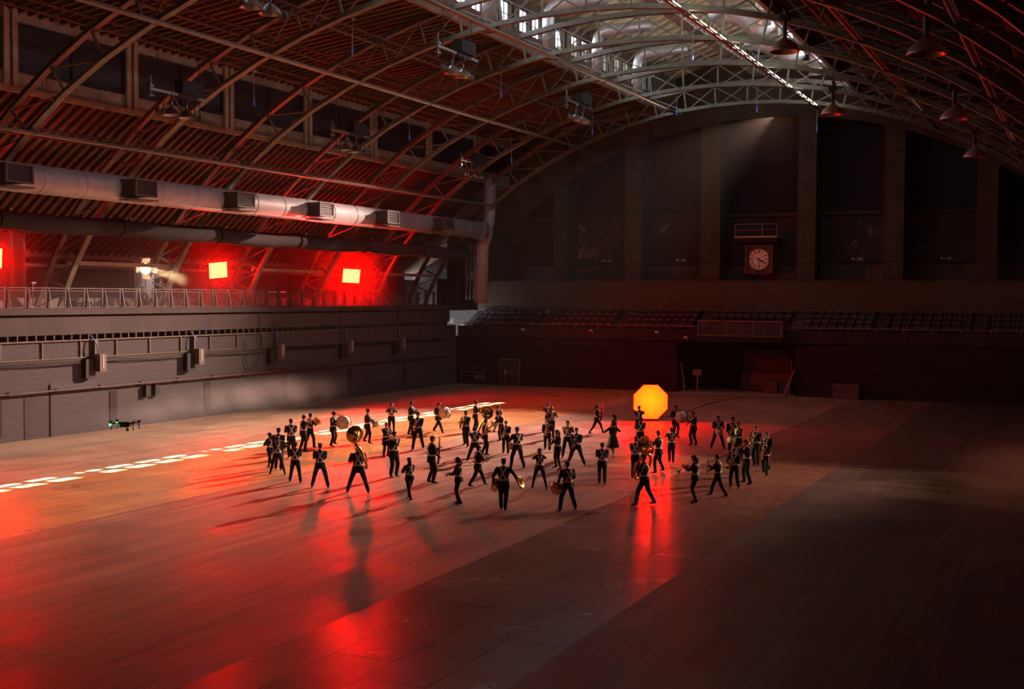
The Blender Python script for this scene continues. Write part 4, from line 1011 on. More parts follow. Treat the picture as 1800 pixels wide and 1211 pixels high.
def two_bone(a,b,l1,l2,pole):
    a=Vector(a); b=Vector(b); d=b-a; L=min(d.length,(l1+l2)*.995); d=d.normalized(); b=a+d*L
    k=(l1*l1-l2*l2+L*L)/(2*L); h=math.sqrt(max(l1*l1-k*k,0)); p=Vector(pole); p=(p-d*p.dot(d)).normalized()
    return a+d*k+p*h, b
WR={ # wrist targets right / left (wearer's frame, 1.75 m body)
 'sax':((.12,.27,1.00),(-.02,.30,1.24)),'clar':((.05,.36,1.12),(-.05,.27,1.30)),'clar_down':((.05,.36,1.05),(-.05,.30,1.24)),'clar_up':((.05,.36,1.08),(-.05,.38,1.30)),
 'trumpet':((.07,.33,1.46),(-.06,.38,1.44)),'flute':((.36,.14,1.46),(.10,.20,1.46)),'flute_low':((.06,.38,1.10),(-.06,.34,1.12)),'bassoon':((.16,.25,1.0),(-.06,.32,1.30)),
 'trombone':((.05,.56,1.36),(-.08,.26,1.44)),'horn':((.16,.24,1.12),(-.08,.32,1.24)),'mello':((.08,.34,1.36),(-.05,.40,1.32)),
 'sousa':((.12,.30,1.18),(-.12,.28,1.20)),'sousa2':((.12,.30,1.20),(-.26,.22,1.34)),'sousa3':((.12,.30,1.20),(-.26,.22,1.34)),
 'bass':((.40,.36,1.12),(-.40,.36,1.12)),'snare':((.17,.38,1.10),(-.17,.38,1.10)),'snare_stick':((.17,.40,1.25),(-.17,.38,1.10)),'cymbals':((.46,.16,.98),(-.36,.10,.92)),
 'cymbals2':((.24,.30,1.02),(-.34,.12,.86)),'tamb':((.12,.34,1.22),(-.06,.36,1.26)),'conduct':((.24,.36,1.36),(-.22,.38,1.30)),'none':((.24,.10,.84),(-.24,.12,.84)),'crouch':((.16,.40,.62),(-.14,.42,.60))}
def hand(b,W,d,inw):
    """palm + five bent fingers; W wrist, d hand direction, inw the side the palm faces"""
    d=d.normalized(); n=(inw-d*inw.dot(d)); n=n.normalized() if n.length>1e-3 else Vector((0,0,-1)); s=d.cross(n).normalized()
    p=W+d*.045
    b.tube([W-d*.02,W+d*.02,W+d*.06,W+d*.095],[(.026,.022),(.034,.018),(.040,.016),(.036,.013)],8)
    for k,(o,L) in enumerate(((-.030,.070),(-.010,.080),(.010,.074),(.030,.058))):
        q=W+d*.088+s*o; a=q+d*(L*.42)+n*.006; c=a+d*(L*.22)+n*(L*.24); e=c+n*(L*.30)-d*.004
        b.tube([q,a,c,e],[.0095,.009,.0082,.0065],6)
    q=W+d*.03-s*.030; b.tube([q,q-s*.026+d*.028+n*.008,q-s*.022+d*.054+n*.022],[.012,.0105,.008],6)
def head_geo(b,c,skin=3):
    b.cur=skin; n,m=18,14; vs=[];fs=[]
    for i in range(m+1):
        t=PI*i/m; z=-math.cos(t)
        for k in range(n):
            a=2*PI*k/n; sx,sy=math.cos(a),math.sin(a)
            w=math.sin(t); x=.074*w*sx; y=.094*w*sy; zz=.118*z
            if z<-.2: x*=1+.38*(z+.2)*.9; y*=1+.15*(z+.2)
            if sy>.80: 
                y+=.026*math.exp(-((z+.12)/.16)**2)*math.exp(-(sx/.22)**2)      # nose
                y+=.008*math.exp(-((z-.18)/.10)**2); y+=.006*math.exp(-((z+.75)/.12)**2)
                y-=.007*math.exp(-((z-.02)/.10)**2)*(1 if abs(sx)>.2 else 0)
            vs.append((c[0]+x,c[1]+y,c[2]+zz))
    for i in range(m):
        for k in range(n): fs.append((i*n+k,i*n+(k+1)%n,(i+1)*n+(k+1)%n,(i+1)*n+k))
    b.add(vs,fs)
    for s in (-1,1): b.ell((c[0]+s*.076,c[1]-.005,c[2]-.01),(.010,.020,.032),8,5)
    b.cur=4
    for s in (-1,1): b.ell((c[0]+s*.030,c[1]+.084,c[2]+.006),(.013,.007,.007),8,5)
    b.cur=5; b.ell((c[0],c[1]+.088,c[2]-.056),(.022,.006,.006),8,4)
# torso rings: z, rx, ry
TOR_M=[(.78,.222,.175),(.93,.205,.162),(1.06,.178,.138),(1.14,.172,.134),(1.28,.214,.152),(1.38,.222,.142),(1.45,.178,.106),(1.50,.078,.072)]
TOR_F=[(.82,.212,.168),(.92,.200,.158),(1.04,.160,.126),(1.12,.142,.114),(1.24,.166,.136),(1.33,.174,.132),(1.40,.142,.094),(1.46,.064,.062)]
def ring_at(T,z,dz=0.):
    z-=dz
    for (a,b_) in zip(T[:-1],T[1:]):
        if a[0]<=z<=b_[0]:
            k=(z-a[0])/(b_[0]-a[0]); return a[1]+(b_[1]-a[1])*k, a[2]+(b_[2]-a[2])*k
    return (T[0][1:] if z<T[0][0] else T[-1][1:])
def ribbon(b,T,path,w,out=.012,th=.006,front=1):
    """path: (x,z) points on the torso; strip laid on its surface"""
    P=[]; 
    for i,(x,z) in enumerate(path):
        x0,z0=path[max(i-1,0)]; x1,z1=path[min(i+1,len(path)-1)]; L=math.hypot(x1-x0,z1-z0); nx,nz=-(z1-z0)/L*w/2,(x1-x0)/L*w/2
        row=[]
        for s in (-1,1):
            xx,zz=x+s*nx,z+s*nz; rx,ry=ring_at(T,zz); u_=max(-.98,min(.98,xx/(rx+.004))); y=(ry+out)*math.sqrt(1-u_*u_)*front
            row.append((Vector((xx,y,zz)),Vector((xx,y+th*front,zz))))
        P.append(row)
    vs=[];fs=[]
    for row in P: vs += [row[0][0],row[1][0],row[1][1],row[0][1]]
    for i in range(len(P)-1):
        for k in range(4): a=i*4+k; c=i*4+(k+1)%4; fs.append((a,c,c+4,a+4))
    fs.append((0,3,2,1)); e=(len(P)-1)*4; fs.append((e,e+1,e+2,e+3)); b.add(vs,fs)
PEND=[]
def person(x,y,h,az,fA,fB,pose,fem,hair,label,z0=0.,kind='band',name='person'):
    S=max(1.62,min(1.93,h))/1.79
    t=thing(name,(x,y,z0),label,'person',rz=-az,group='marching band' if kind=='band' else None)
    t.scale=(S,S,S)
    ca,sa=math.cos(az),math.sin(az)
    def loc2(v): vx,vy=v[0]/S,v[1]/S; return Vector((vx*ca-vy*sa, vx*sa+vy*ca,0))   # world -> wearer's frame
    A,B=loc2(fA),loc2(fB); d=A-B
    if d.length>.98: A*= .98/d.length; B*= .98/d.length
    if d.length<.17: 
        q=Vector((1,0,0)); sgn=1 if A.x>=B.x else -1; A=A*.3+q*.095*sgn; B=B*.3-q*.095*sgn
    if A.x<B.x: A,B=B,A
    if A.x-B.x<.10: A.x+=.05;B.x-=.05
    T=TOR_F if fem else TOR_M
    hipz=.93; reach=.875
    spread=max(A.length,B.length); hipz=min(hipz,.085+math.sqrt(max(reach**2-max(0,spread-.06)**2,.3)))
    if pose=='crouch': hipz=.50
    dz=hipz-.93
    b=MB()
    hw=.095
    info={'legs':[], 'arms':[]}
    for s,Fo in ((1,A),(-1,B)):
        hp=Vector((s*hw,0,hipz)); an=Vector((Fo.x,Fo.y-.02,.085)); kn,an=two_bone(hp,an,.445,.435,(s*.08,1,.1))
        r0,r1,r2_,r3=(.112,.084,.076,.068) if not fem else (.110,.072,.058,.046)
        b.tube([hp+Vector((0,0,.06)),hp,hp.lerp(kn,.5),kn,kn.lerp(an,.35),an+Vector((0,0,.02))],[r0*.8,r0,(r0+r1)/2,r1,r2_,r3],12)
        fd=(Vector((Fo.x,Fo.y,0)).normalized() if Fo.length>.3 and False else Vector((s*.15,1,0)).normalized())
        b.tube([an+Vector((0,0,-.01))-fd*.07,an+Vector((0,0,-.025)),an+fd*.09+Vector((0,0,-.045)),an+fd*.17+Vector((0,0,-.058)),an+fd*.20+Vector((0,0,-.06))],[(.030,.035),(.046,.050),(.044,.034),(.038,.022),(.02,.012)],10)
        info['legs'].append((hp,kn,an))
    lean=Vector((0,.03 if pose!='crouch' else .22,0))
    def tz(z): return z+dz
    pts=[Vector((0,lean.y*(z-.8)/.7,tz(z))) for z,_,_ in T]
    n=20; vs=[];fs=[]
    for (z,rx,ry),c in zip(T,pts):
        for k in range(n): a=2*PI*k/n; vs.append((c.x+rx*math.cos(a),c.y+ry*math.sin(a),c.z))
    for i in range(len(T)-1):
        for k in range(n): fs.append((i*n+k,i*n+(k+1)%n,(i+1)*n+(k+1)%n,(i+1)*n+k))
    fs.append(tuple(reversed(range(n)))); fs.append(tuple((len(T)-1)*n+k for k in range(n))); b.add(vs,fs)
    shz=tz(1.42 if not fem else 1.37); shw=.212 if not fem else .168
    ox=lean.y*.85
    nb=Vector((0,ox,tz(1.46 if not fem else 1.42))); hc=Vector((0,ox+.025,tz(1.645 if not fem else 1.60)))
    b.tube([nb,nb+Vector((0,.01,.08)),hc+Vector((0,-.015,-.06))],[.062,.054,.05],10)
    wr,wl=WR[pose]
    hands=MB(); hands.cur=3
    for s,wt in ((1,wr),(-1,wl)):
        sh=Vector((s*shw,ox-.005,shz)); w=Vector(wt)+Vector((0,ox,dz if pose!='crouch' else 0))
        w.z-= (0 if not fem else .03)
        el,w=two_bone(sh,w,.295,.265,(s*.8,-.5,-.6))
        b.tube([sh+Vector((-s*.03,0,.01)),sh,sh.lerp(el,.5),el,el.lerp(w,.5),w],[.066,.072,.065,.058,.051,.038],10)
        hands.cur=3; hand(hands,w,(w-el),Vector((-s*.8,.2,-.3)))
        info['arms'].append((sh,el,w))
    tmp=b.mesh('tmp',U_NAVY); o=bpy.data.objects.new('tmp_body',tmp); COL.objects.link(o)
    md=o.modifiers.new('r','REMESH'); md.mode='VOXEL'; md.voxel_size=.021; md.use_smooth_shade=True
    sm=o.modifiers.new('s','SMOOTH'); sm.factor=.5; sm.iterations=2
    head_geo(hands,hc)
    PEND.append((o,hands,t,info,T,dz,fem,pose,kind,lean))
    # cap
    if kind=='band' and hair!=3 or kind=='cap':
        cb=MB(); cb.lathe([(.001,.070),(.045,.066),(.078,.050),(.094,.024),(.096,.0),(.092,-.014)],18,Matrix.Translation(hc+Vector((0,-.008,.056))))
        vs=[];fs=[];nn=10
        for i in range(nn+1):
            a=PI*i/nn; cx,cy_=math.cos(a),math.sin(a)
            vs += [(hc.x+.084*cx,hc.y+.072*cy_,hc.z+.058),(hc.x+.080*cx,hc.y+.02+.135*cy_,hc.z+.040),(hc.x+.084*cx,hc.y+.072*cy_,hc.z+.050),(hc.x+.080*cx,hc.y+.02+.135*cy_,hc.z+.034)]
        for i in range(nn): k=i*4; fs += [(k,k+1,k+5,k+4),(k+2,k+6,k+7,k+3),(k+1,k+3,k+7,k+5)]
        cb.add(vs,fs); cb.build('cap',CAPM if kind=='band' else STRAP,t,smooth=True)
    hb=MB()
    M=Matrix.Translation(hc+Vector((0,-.022,.012)))
    hb.ell((0,0,0),(.082,.086,.112),14,9); hb.v=[tuple(M@Vector(v)) for v in hb.v]
    if hair in (1,2): hb.tube([hc+Vector((0,-.085,.03)),hc+Vector((0,-.125,-.03)),hc+Vector((.01,-.12,-.14)),hc+Vector((.02,-.10,-.26))],[.03,.042,.036,.012],8)
    if hair==2:
        for s in (-1,1): hb.tube([hc+Vector((s*.07,-.02,.05)),hc+Vector((s*.095,-.01,-.06)),hc+Vector((s*.09,-.02,-.18))],[.03,.04,.015],8)
    hb.build('hair',HAIRS[2 if hair==2 else 0],t,smooth=True)
    if kind=='band' and hair!=3:
        Tz=[(z+dz,rx+.004,ry+.004) for z,rx,ry in T]; zb=1.05+dz; zt=(1.455 if not fem else 1.405)+dz; xs=.10 if not fem else .08
        for fr,nm in ((1,'cross_strap'),(-1,'back_strap')):
            cb=MB()
            for s in (1,-1):
                path=[]
                for i in range(13):
                    k=i/12; z=zt+(zb-zt)*k; x=s*(xs-(xs+.13)*k); path.append((x,z))
                ribbon(cb,Tz,path,.050,.010,.006,fr)
            # shear with the lean
            cb.v=[(vx,vy+lean.y*((vz-dz)-.8)/.7,vz) for vx,vy,vz in cb.v]; cb.build(nm,STRAP,t,smooth=False)
        rx,ry=ring_at(Tz,zb); cb=MB(); n=24
        prof=[(1,-.032),(1,.032)]
        vs=[];fs=[]
        for rr in (.006,.016):
            for dzz in (-.024,.024):
                for k in range(n): a=2*PI*k/n; vs.append(((rx+rr)*math.cos(a),(ry+rr)*math.sin(a)+lean.y*((zb-dz)-.8)/.7,zb+dzz))
        for k in range(n):
            k1=(k+1)%n; fs += [(2*n+k,2*n+k1,3*n+k1,3*n+k),(n+k,n+k1,k1,k),(3*n+k,3*n+k1,n+k1,n+k),(k,k1,2*n+k1,2*n+k)]
        cb.add(vs,fs); cb.build('belt',STRAP,t)
    if hair==3:
        n=22; vs=[];fs=[]; prof=[(1.10,.135,.108),(1.0,.165,.135),(.88,.21,.18),(.7,.255,.22),(.50,.30,.26)]
        for i,(z,rx,ry) in enumerate(prof):
            for k in range(n): a=2*PI*k/n; w=1+.05*math.cos(6*a)*i/4; vs.append((rx*w*math.cos(a),ry*w*math.sin(a),z+dz))
        for i in range(4):
            for k in range(n): fs.append((i*n+k,(i+1)*n+k,(i+1)*n+(k+1)%n,i*n+(k+1)%n))
        db=MB().add(vs,fs); o2=db.build('dress_skirt',DRESS,t,smooth=True); q=o2.modifiers.new('t','SOLIDIFY'); q.thickness=.008
    return t,S
def finish_people():
    import numpy as np
    bpy.context.view_layer.update(); dg=bpy.context.evaluated_depsgraph_get()
    for (o,hands,t,info,T,dz,fem,pose,kind,lean) in PEND:
        me=bpy.data.meshes.new_from_object(o.evaluated_get(dg)); n=len(me.vertices)
        co=np.empty(n*3,dtype=np.float32); me.vertices.foreach_get('co',co); co=co.reshape(-1,3)
        faces=[tuple(p.vertices) for p in me.polygons]
        cen=np.empty(len(faces)*3,dtype=np.float32); me.polygons.foreach_get('center',cen); cen=cen.reshape(-1,3)
        hem=T[0][0]+dz+.015
        mi=np.zeros(len(faces),dtype=np.int32)
        legs=(cen[:,2]<hem)
        for sh,el,w in info['arms']:                   # arms that hang below the hem stay jacket
            a=np.array(el);b_=np.array(w); ab=b_-a; k=np.clip(((cen-a)@ab)/(ab@ab),0,1); dist=np.linalg.norm(cen-(a+k[:,None]*ab),axis=1); legs&=dist>.066
        mi[legs]=1
        for hp,kn,an in info['legs']:
            near=np.linalg.norm(cen[:,:2]-np.array(an)[:2],axis=1)<.26; mi[near&(cen[:,2]<.095)&legs]=2
        neckz=(1.495 if not fem else 1.455)+dz; mi[(cen[:,2]>neckz)&(abs(cen[:,0])<.10)]=3
        if kind=='dress': mi[legs & (mi!=2)]=3
        b=MB(); b.v=[tuple(v) for v in co.tolist()]; b.f=faces; b.m=mi.tolist(); k=len(b.v)
        b.v+=hands.v; b.f+=[tuple(i+k for i in f_) for f_ in hands.f]; b.m+=hands.m
        jm,tm = {'band':(U_NAVY,U_TROU),'dress':(DRESS,DRESS),'crew':(GREYC,TAN),'cap':(GREYC,GREYC)}[kind]
        body=link('body',b.mesh('body',[jm,tm,U_SHOE,SKIN,EYE,LIP],True),t)
        bpy.data.meshes.remove(me); tm_=o.data; bpy.data.objects.remove(o); bpy.data.meshes.remove(tm_)
PEOPLE=[
(-32.03, 44.17, 1.58, -1.325, [-0.18, 0.11], [0.18, -0.11], 'clar', 1, 1, 'woman at the far edge of the left huddle, seen behind the wide-striding woman'),
(-31.41, 43.89, 1.84, -0.272, [-0.05, -0.03], [0.05, 0.03], 'none', 0, 0, 'tall man in cap rising behind the two women of the left huddle'),
(-30.54, 42.62, 1.71, -0.796, [-0.37, -0.0], [0.37, 0.0], 'flute', 1, 1, 'woman with long ponytail striding wide, back turned, at the left huddle'),
(-33.15, 47.32, 1.85, -0.751, [-0.15, 0.04], [0.15, -0.04], 'clar', 0, 0, 'man standing back turned with broad white straps, above the left huddle'),
(-34.17, 49.75, 1.78, 0.62, [-0.23, 0.13], [0.23, -0.13], 'trumpet', 0, 0, 'man in profile between the strapped back and the hand-cymbal player'),
(-34.58, 50.93, 1.75, 0.451, [-0.12, -0.19], [0.12, 0.19], 'tamb', 0, 0, 'marcher holding a round brass cymbal up at chest, beside the man in profile'),
(-34.15, 52.35, 1.83, 1.429, [0.28, -0.66], [-0.28, 0.66], 'bass', 0, 0, 'slim drummer behind a big bass drum showing its pink head'),
(-33.27, 54.16, 1.86, 1.107, [-0.38, 0.36], [0.38, -0.36], 'snare', 0, 0, 'drummer with white snare drum, just behind the sousaphone bell on the near side'),
(-34.03, 57.89, 1.79, 2.523, [-0.11, -0.06], [0.11, 0.06], 'trumpet', 1, 2, 'woman with loose reddish hair and crossed straps playing a brass horn'),
(-32.97, 58.13, 1.87, 1.142, [-0.22, 0.2], [0.22, -0.2], 'clar', 0, 0, 'man in profile behind the saxophonist near the back row'),
(-29.47, 52.68, 1.92, 2.893, [-0.12, -0.32], [0.12, 0.32], 'sax', 0, 0, 'saxophonist stepping wide towards the viewer near the back row'),
(-25.0, 40.04, 1.97, -0.558, [-0.43, -0.06], [0.43, 0.06], 'sousa', 0, 0, 'wide-legged sousaphone player with his back turned, nearest the orange light pool'),
(-29.59, 49.84, 1.53, 2.082, [-0.11, 0.06], [0.11, -0.06], 'clar', 0, 0, 'dark figure mostly hidden behind the flute player'),
(-25.98, 44.39, 1.96, 2.088, [-0.08, -0.04], [0.08, 0.04], 'flute', 0, 0, 'flute player with raised elbow beside the sousaphone player'),
(-22.5, 39.6, 1.65, -0.953, [-0.2, 0.26], [0.2, -0.26], 'clar', 1, 1, 'slim ponytailed woman, back turned, in front of the tall clarinettist'),
(-23.76, 43.57, 2.04, 0.81, [-0.15, 0.09], [0.15, -0.09], 'bassoon', 0, 0, 'tall man in profile holding an upright black bassoon'),
(-32.25, 59.93, 1.77, 1.95, [-0.71, 0.43], [0.71, -0.43], 'bass', 0, 0, 'bass drummer taking a long sidestep in the back row with a white-shelled drum'),
(-28.12, 55.2, 1.88, 3.281, [-0.28, 0.39], [0.28, -0.39], 'sax', 0, 0, 'man facing the gallery with light horn, pale-lit, left of the gleaming sousaphone'),
(-30.64, 61.26, 1.77, 1.107, [-0.2, 0.22], [0.2, -0.22], 'clar', 0, 0, 'back-row man half hidden behind the gleaming sousaphone bell'),
(-25.76, 52.51, 1.74, 1.289, [-0.14, 0.05], [0.14, -0.05], 'sousa2', 0, 0, 'player under the gleaming brass sousaphone in the middle group'),
(-25.0, 49.96, 1.71, -0.377, [-0.43, 0.11], [0.43, -0.11], 'trumpet', 0, 0, 'broad-backed man with crossed straps under the gleaming sousaphone'),
(-21.77, 43.75, 1.71, 0.76, [-0.15, -0.57], [0.15, 0.57], 'clar', 0, 0, 'man striding far in profile in the front row with a clarinet held low'),
(-20.45, 39.58, 1.77, -1.786, [-0.1, 0.09], [0.1, -0.09], 'flute_low', 1, 1, 'ponytailed woman in profile holding a small flute low, front row'),
(-29.61, 61.96, 1.5, 1.038, [0.01, -0.49], [-0.01, 0.49], 'flute', 1, 0, 'back-row woman stepping with a flute raised'),
(-27.67, 58.36, 1.38, -1.926, [0.25, -0.88], [-0.25, 0.88], 'snare', 0, 0, 'drummer with tan side drum walking behind the saxophonist'),
(-25.01, 53.26, 1.6, 2.79, [-0.19, 0.14], [0.19, -0.14], 'sax', 0, 0, 'saxophonist with glinting horn facing the viewer, beside the leaning drummer'),
(-22.47, 49.06, 1.84, -0.918, [-0.26, -0.13], [0.26, 0.13], 'snare', 0, 0, 'wide-legged drummer, back turned, with red-lit side drum'),
(-18.45, 39.11, 1.86, -0.301, [-0.11, 0.07], [0.11, -0.07], 'cymbals', 0, 0, 'front-row cymbal player holding both plates low, red plate on one side'),
(-19.25, 44.12, 1.68, -0.499, [-0.33, 0.07], [0.33, -0.07], 'trumpet', 1, 1, 'woman with hair in a bun, back turned, legs apart, right of the cymbal player'),
(-27.16, 63.41, 1.62, 2.824, [-0.07, -0.04], [0.07, 0.04], 'trumpet', 0, 0, 'rearmost marcher of the stacked trio in the middle'),
(-25.59, 60.16, 1.72, 2.565, [0.02, -0.28], [-0.02, 0.28], 'trombone', 0, 0, 'middle marcher of the stacked trio, straps crossed on chest'),
(-23.72, 55.28, 1.68, 2.736, [-0.48, 0.63], [0.48, -0.63], 'sax', 0, 0, 'front saxophonist of the stacked trio, stepping forward'),
(-20.82, 49.7, 1.81, -2.491, [-0.22, 0.29], [0.22, -0.29], 'clar', 1, 1, 'woman clarinettist standing before the wide-legged trombone player'),
(-21.83, 53.25, 1.78, 2.753, [-0.2, -0.1], [0.2, 0.1], 'trombone', 0, 0, 'trombone player facing the viewer, slide slanting across the straps'),
(-20.57, 51.26, 1.78, 3.022, [-0.47, 0.18], [0.47, -0.18], 'clar_down', 0, 0, 'wide-legged clarinettist, legs spread, facing the viewer'),
(-17.51, 46.4, 1.69, -0.361, [-0.15, 0.1], [0.15, -0.1], 'clar', 0, 0, 'stocky man standing alone, back turned, below the woman in the dress'),
(-16.41, 40.08, 1.79, -0.825, [-0.18, -0.28], [0.18, 0.28], 'cymbals2', 0, 0, 'cymbal player twisting in the front row with one red disc at the hip'),
(-24.34, 63.58, 1.75, 1.118, [-0.25, -0.45], [0.25, 0.45], 'bassoon', 1, 1, 'long-haired woman striding with a bassoon in the empty back area'),
(-21.36, 58.3, 1.7, -1.398, [-0.06, -0.16], [0.06, 0.16], 'none', 1, 1, 'capped woman standing just behind the woman in the dress'),
(-19.98, 54.32, 1.8, -0.614, [-0.15, 0.27], [0.15, -0.27], 'conduct', 1, 3, 'woman in a dark knee-length dress, bareheaded with bare legs'),
(-21.72, 63.08, 1.71, -0.244, [-0.08, -0.04], [0.08, 0.04], 'trumpet', 0, 0, 'man silhouetted directly in front of the glowing softbox'),
(-19.6, 57.15, 1.76, -0.418, [0.02, -0.36], [-0.02, 0.36], 'clar', 0, 0, 'marcher just below the man silhouetted before the softbox'),
(-19.85, 63.6, 1.78, 2.228, [-0.07, -0.19], [0.07, 0.19], 'bass', 0, 0, 'bass drummer at the edge of the glowing softbox'),
(-16.54, 50.7, 1.86, -1.537, [-0.04, -0.41], [0.04, 0.41], 'snare_stick', 0, 0, 'side drummer with raised stick in the red light before the softbox'),
(-17.01, 53.94, 1.6, -0.48, [-0.13, 0.15], [0.13, -0.15], 'trumpet', 0, 0, 'slim man, back turned, on the red floor beside the side drummer'),
(-16.85, 48.57, 1.76, -0.072, [-0.03, -0.28], [0.03, 0.28], 'clar', 0, 0, 'man, back turned, directly behind the third sousaphone bell'),
(-14.37, 42.43, 1.9, -1.723, [-0.24, -0.32], [0.24, 0.32], 'sousa3', 0, 0, 'sousaphone player marching in the front row across the red reflection'),
(-18.05, 60.95, 1.74, -2.557, [-0.08, -0.04], [0.08, 0.04], 'clar', 0, 0, 'upright clarinettist standing apart, right of the softbox'),
(-16.5, 59.89, 1.7, 2.698, [-0.29, -0.15], [0.29, 0.15], 'snare', 0, 0, 'drummer stepping with legs apart, first of the right-hand cluster'),
(-15.21, 57.82, 1.85, 2.884, [-0.07, -0.04], [0.07, 0.04], 'sax', 0, 0, 'saxophonist between the two side drummers of the right-hand cluster'),
(-14.57, 56.52, 1.77, -2.434, [-0.17, 0.14], [0.17, -0.14], 'snare', 0, 0, 'drummer leaning with white-lit side drum in the right-hand cluster'),
(-13.25, 54.49, 1.84, -2.944, [-0.09, 0.06], [0.09, -0.06], 'sax', 0, 0, 'saxophonist with glinting keys at the back of the right-hand cluster'),
(-12.42, 53.09, 1.76, -2.848, [-0.08, 0.06], [0.08, -0.06], 'none', 0, 0, 'dark figure at the far edge of the right-hand cluster'),
(-12.2, 51.77, 1.59, -3.199, [-0.17, 0.47], [0.17, -0.47], 'sax', 0, 0, 'outermost saxophonist of the right-hand cluster, V-shaped straps'),
(-12.33, 49.2, 1.82, -2.166, [-0.19, 0.25], [0.19, -0.25], 'trombone', 0, 0, 'trombone player in the right-hand cluster, silver slide pointing down'),
(-12.43, 47.65, 1.63, -3.048, [-0.18, 0.07], [0.18, -0.07], 'horn', 0, 0, 'horn player with V-shaped straps at the front of the right-hand cluster'),
(-12.52, 45.58, 1.64, -1.752, [-0.34, 0.13], [0.34, -0.13], 'clar_up', 0, 0, 'lunging clarinettist in profile with upright clarinet'),
(-12.87, 43.74, 1.82, -1.857, [-0.07, 0.03], [0.07, -0.03], 'mello', 1, 1, 'woman in profile with a silver flared brass horn'),
(-28.65, 41.18, 1.68, -0.52, [-0.32, 0.09], [0.32, -0.09], 'clar', 0, 0, 'man back turned with white crossed straps, between the left huddle and the wide stance man'),
(-27.02, 40.51, 1.79, -0.588, [-0.32, -0.08], [0.32, 0.08], 'clar', 0, 0, 'man back turned in a wide stance, left neighbour of the sousaphone player'),
]
# ------------------------------------------------------------------ instruments (origin near the instrument, wearer's axes)
PROTO={}
def off(b,O): b.v=[(x-O[0],y-O[1],z-O[2]) for x,y,z in b.v]; return b
def bellz(r0,r1,L,thick=.003,n=9):
    out=[(r0+(r1-r0)*(i/n)**3.2,L*i/n) for i in range(n+1)]; inn=[(max(r-thick,.002),z) for r,z in out[::-1]]; return out+inn
def aim(p,d): return Matrix.Translation(p)@Vector(d).to_track_quat('Z','Y').to_matrix().to_4x4()
def I_sax():
    O=(.05,.3,1.1); P=[('sax_body',BRASS,off(MB().tube([(.0,.20,1.50),(.0,.25,1.50),(.01,.28,1.46),(.03,.28,1.40),(.09,.29,1.08),(.10,.30,.98),(.10,.34,.935),(.09,.39,.97),(.075,.41,1.05)],[.008,.010,.012,.014,.026,.032,.036,.042,.050],12),O),[])]
    P.append(('bell',BRASS,off(MB().lathe(bellz(.05,.085,.13),16,aim((.075,.41,1.05),(-.1,.15,1))),O),[]))
    kb=MB(); 
    for i in range(7): kb.ell((.05+.006*i,.315,1.34-.05*i),(.014,.010,.014),8,5)
    kb.tube([(.03,.32,1.38),(.10,.33,1.02)],.006,5); P.append(('keys',BRASS,off(kb,O),[]))
    P.append(('mouthpiece',EBONY,off(MB().tube([(0,.12,1.49),(0,.20,1.50)],[.007,.012],8),O),[]))
    return O,P,'saxophone','brass saxophone'
def I_clar(end=(.0,.50,1.06),start=(0,.13,1.50),nm='clarinet'):
    s=Vector(start); e=Vector(end); O=tuple((s+e)/2); d=(e-s).normalized(); P=[]
    P.append(('clarinet_tube',EBONY,off(MB().tube([s,s+d*.06,s+d*.07,e-d*.06],[.006,.012,.014,.015],10),O),[]))
    P.append(('bell',EBONY,off(MB().lathe(bellz(.015,.036,.08),12,aim(e-d*.07,d)),O),[]))
    kb=MB()
    for i in range(6):
        q=s+d*(.14+.055*i)+Vector((0,.013,.012)); kb.ell(q,(.008,.006,.008),6,4)
    P.append(('keys',SILVER,off(kb,O),[])); return O,P,nm,'black clarinet'
def I_bassoon():
    O=(.05,.3,1.2); P=[('long_joint',EBONY,off(MB().tube([(.20,.20,.72),(-.02,.34,1.72)],[.032,.024],10),O),[]),('wing_joint',EBONY,off(MB().tube([(.17,.24,.74),(.03,.33,1.42)],.020,8),O),[]),
      ('bocal',SILVER,off(MB().tube([(.03,.33,1.42),(.02,.30,1.52),(0,.22,1.54),(0,.13,1.50)],.005,6),O),[]),('bell_ring',mat('ivory',(.7,.65,.55),.4),off(MB().tube([(-.018,.339,1.70),(-.026,.342,1.735)],.028,10),O),[])]
    return O,P,'bassoon','tall black bassoon'
def brass_horn(name,desc,m,mouth,end,rb,coil=.05,L=.16):
    s=Vector(mouth); e=Vector(end); d=(e-s).normalized(); u_=Vector((1,0,0)); v_=d.cross(u_).normalized(); O=tuple((s+e)/2); P=[]
    P.append(('tubing',m,off(MB().tube([s,s+d*.10,e-d*L],[.006,.008,.010],8).tube([s+d*.08-v_*.0,s+d*.06+v_*coil,s+d*.10+v_*coil*2,e-d*L*1.4+v_*coil*2,e-d*L*1.2+v_*coil,e-d*L*1.3],.008,8),O),[]))
    P.append(('bell',m,off(MB().lathe(bellz(.010,rb,L),20,aim(e-d*L,d)),O),[]))
    for k in range(3):
        q=s+d*(.19+.032*k); P.append(('valve',m,off(MB().tube([q+v_*(coil*2+.02),q-v_*.035],.012,8).tube([q-v_*.035,q-v_*.06],.005,6),O),[]))
    P.append(('mouthpiece',m,off(MB().lathe([(.013,-.02),(.014,-.03),(.006,0)],8,aim(s,d)),O),[]))
    return O,P,name,desc
def I_trumpet(): return brass_horn('trumpet','brass trumpet',BRASS,(0,.13,1.50),(0,.62,1.46),.062)
def I_mello(): return brass_horn('mellophone','silver mellophone with wide flared bell',SILVER,(0,.13,1.50),(.02,.62,1.08),.125,.06,.24)
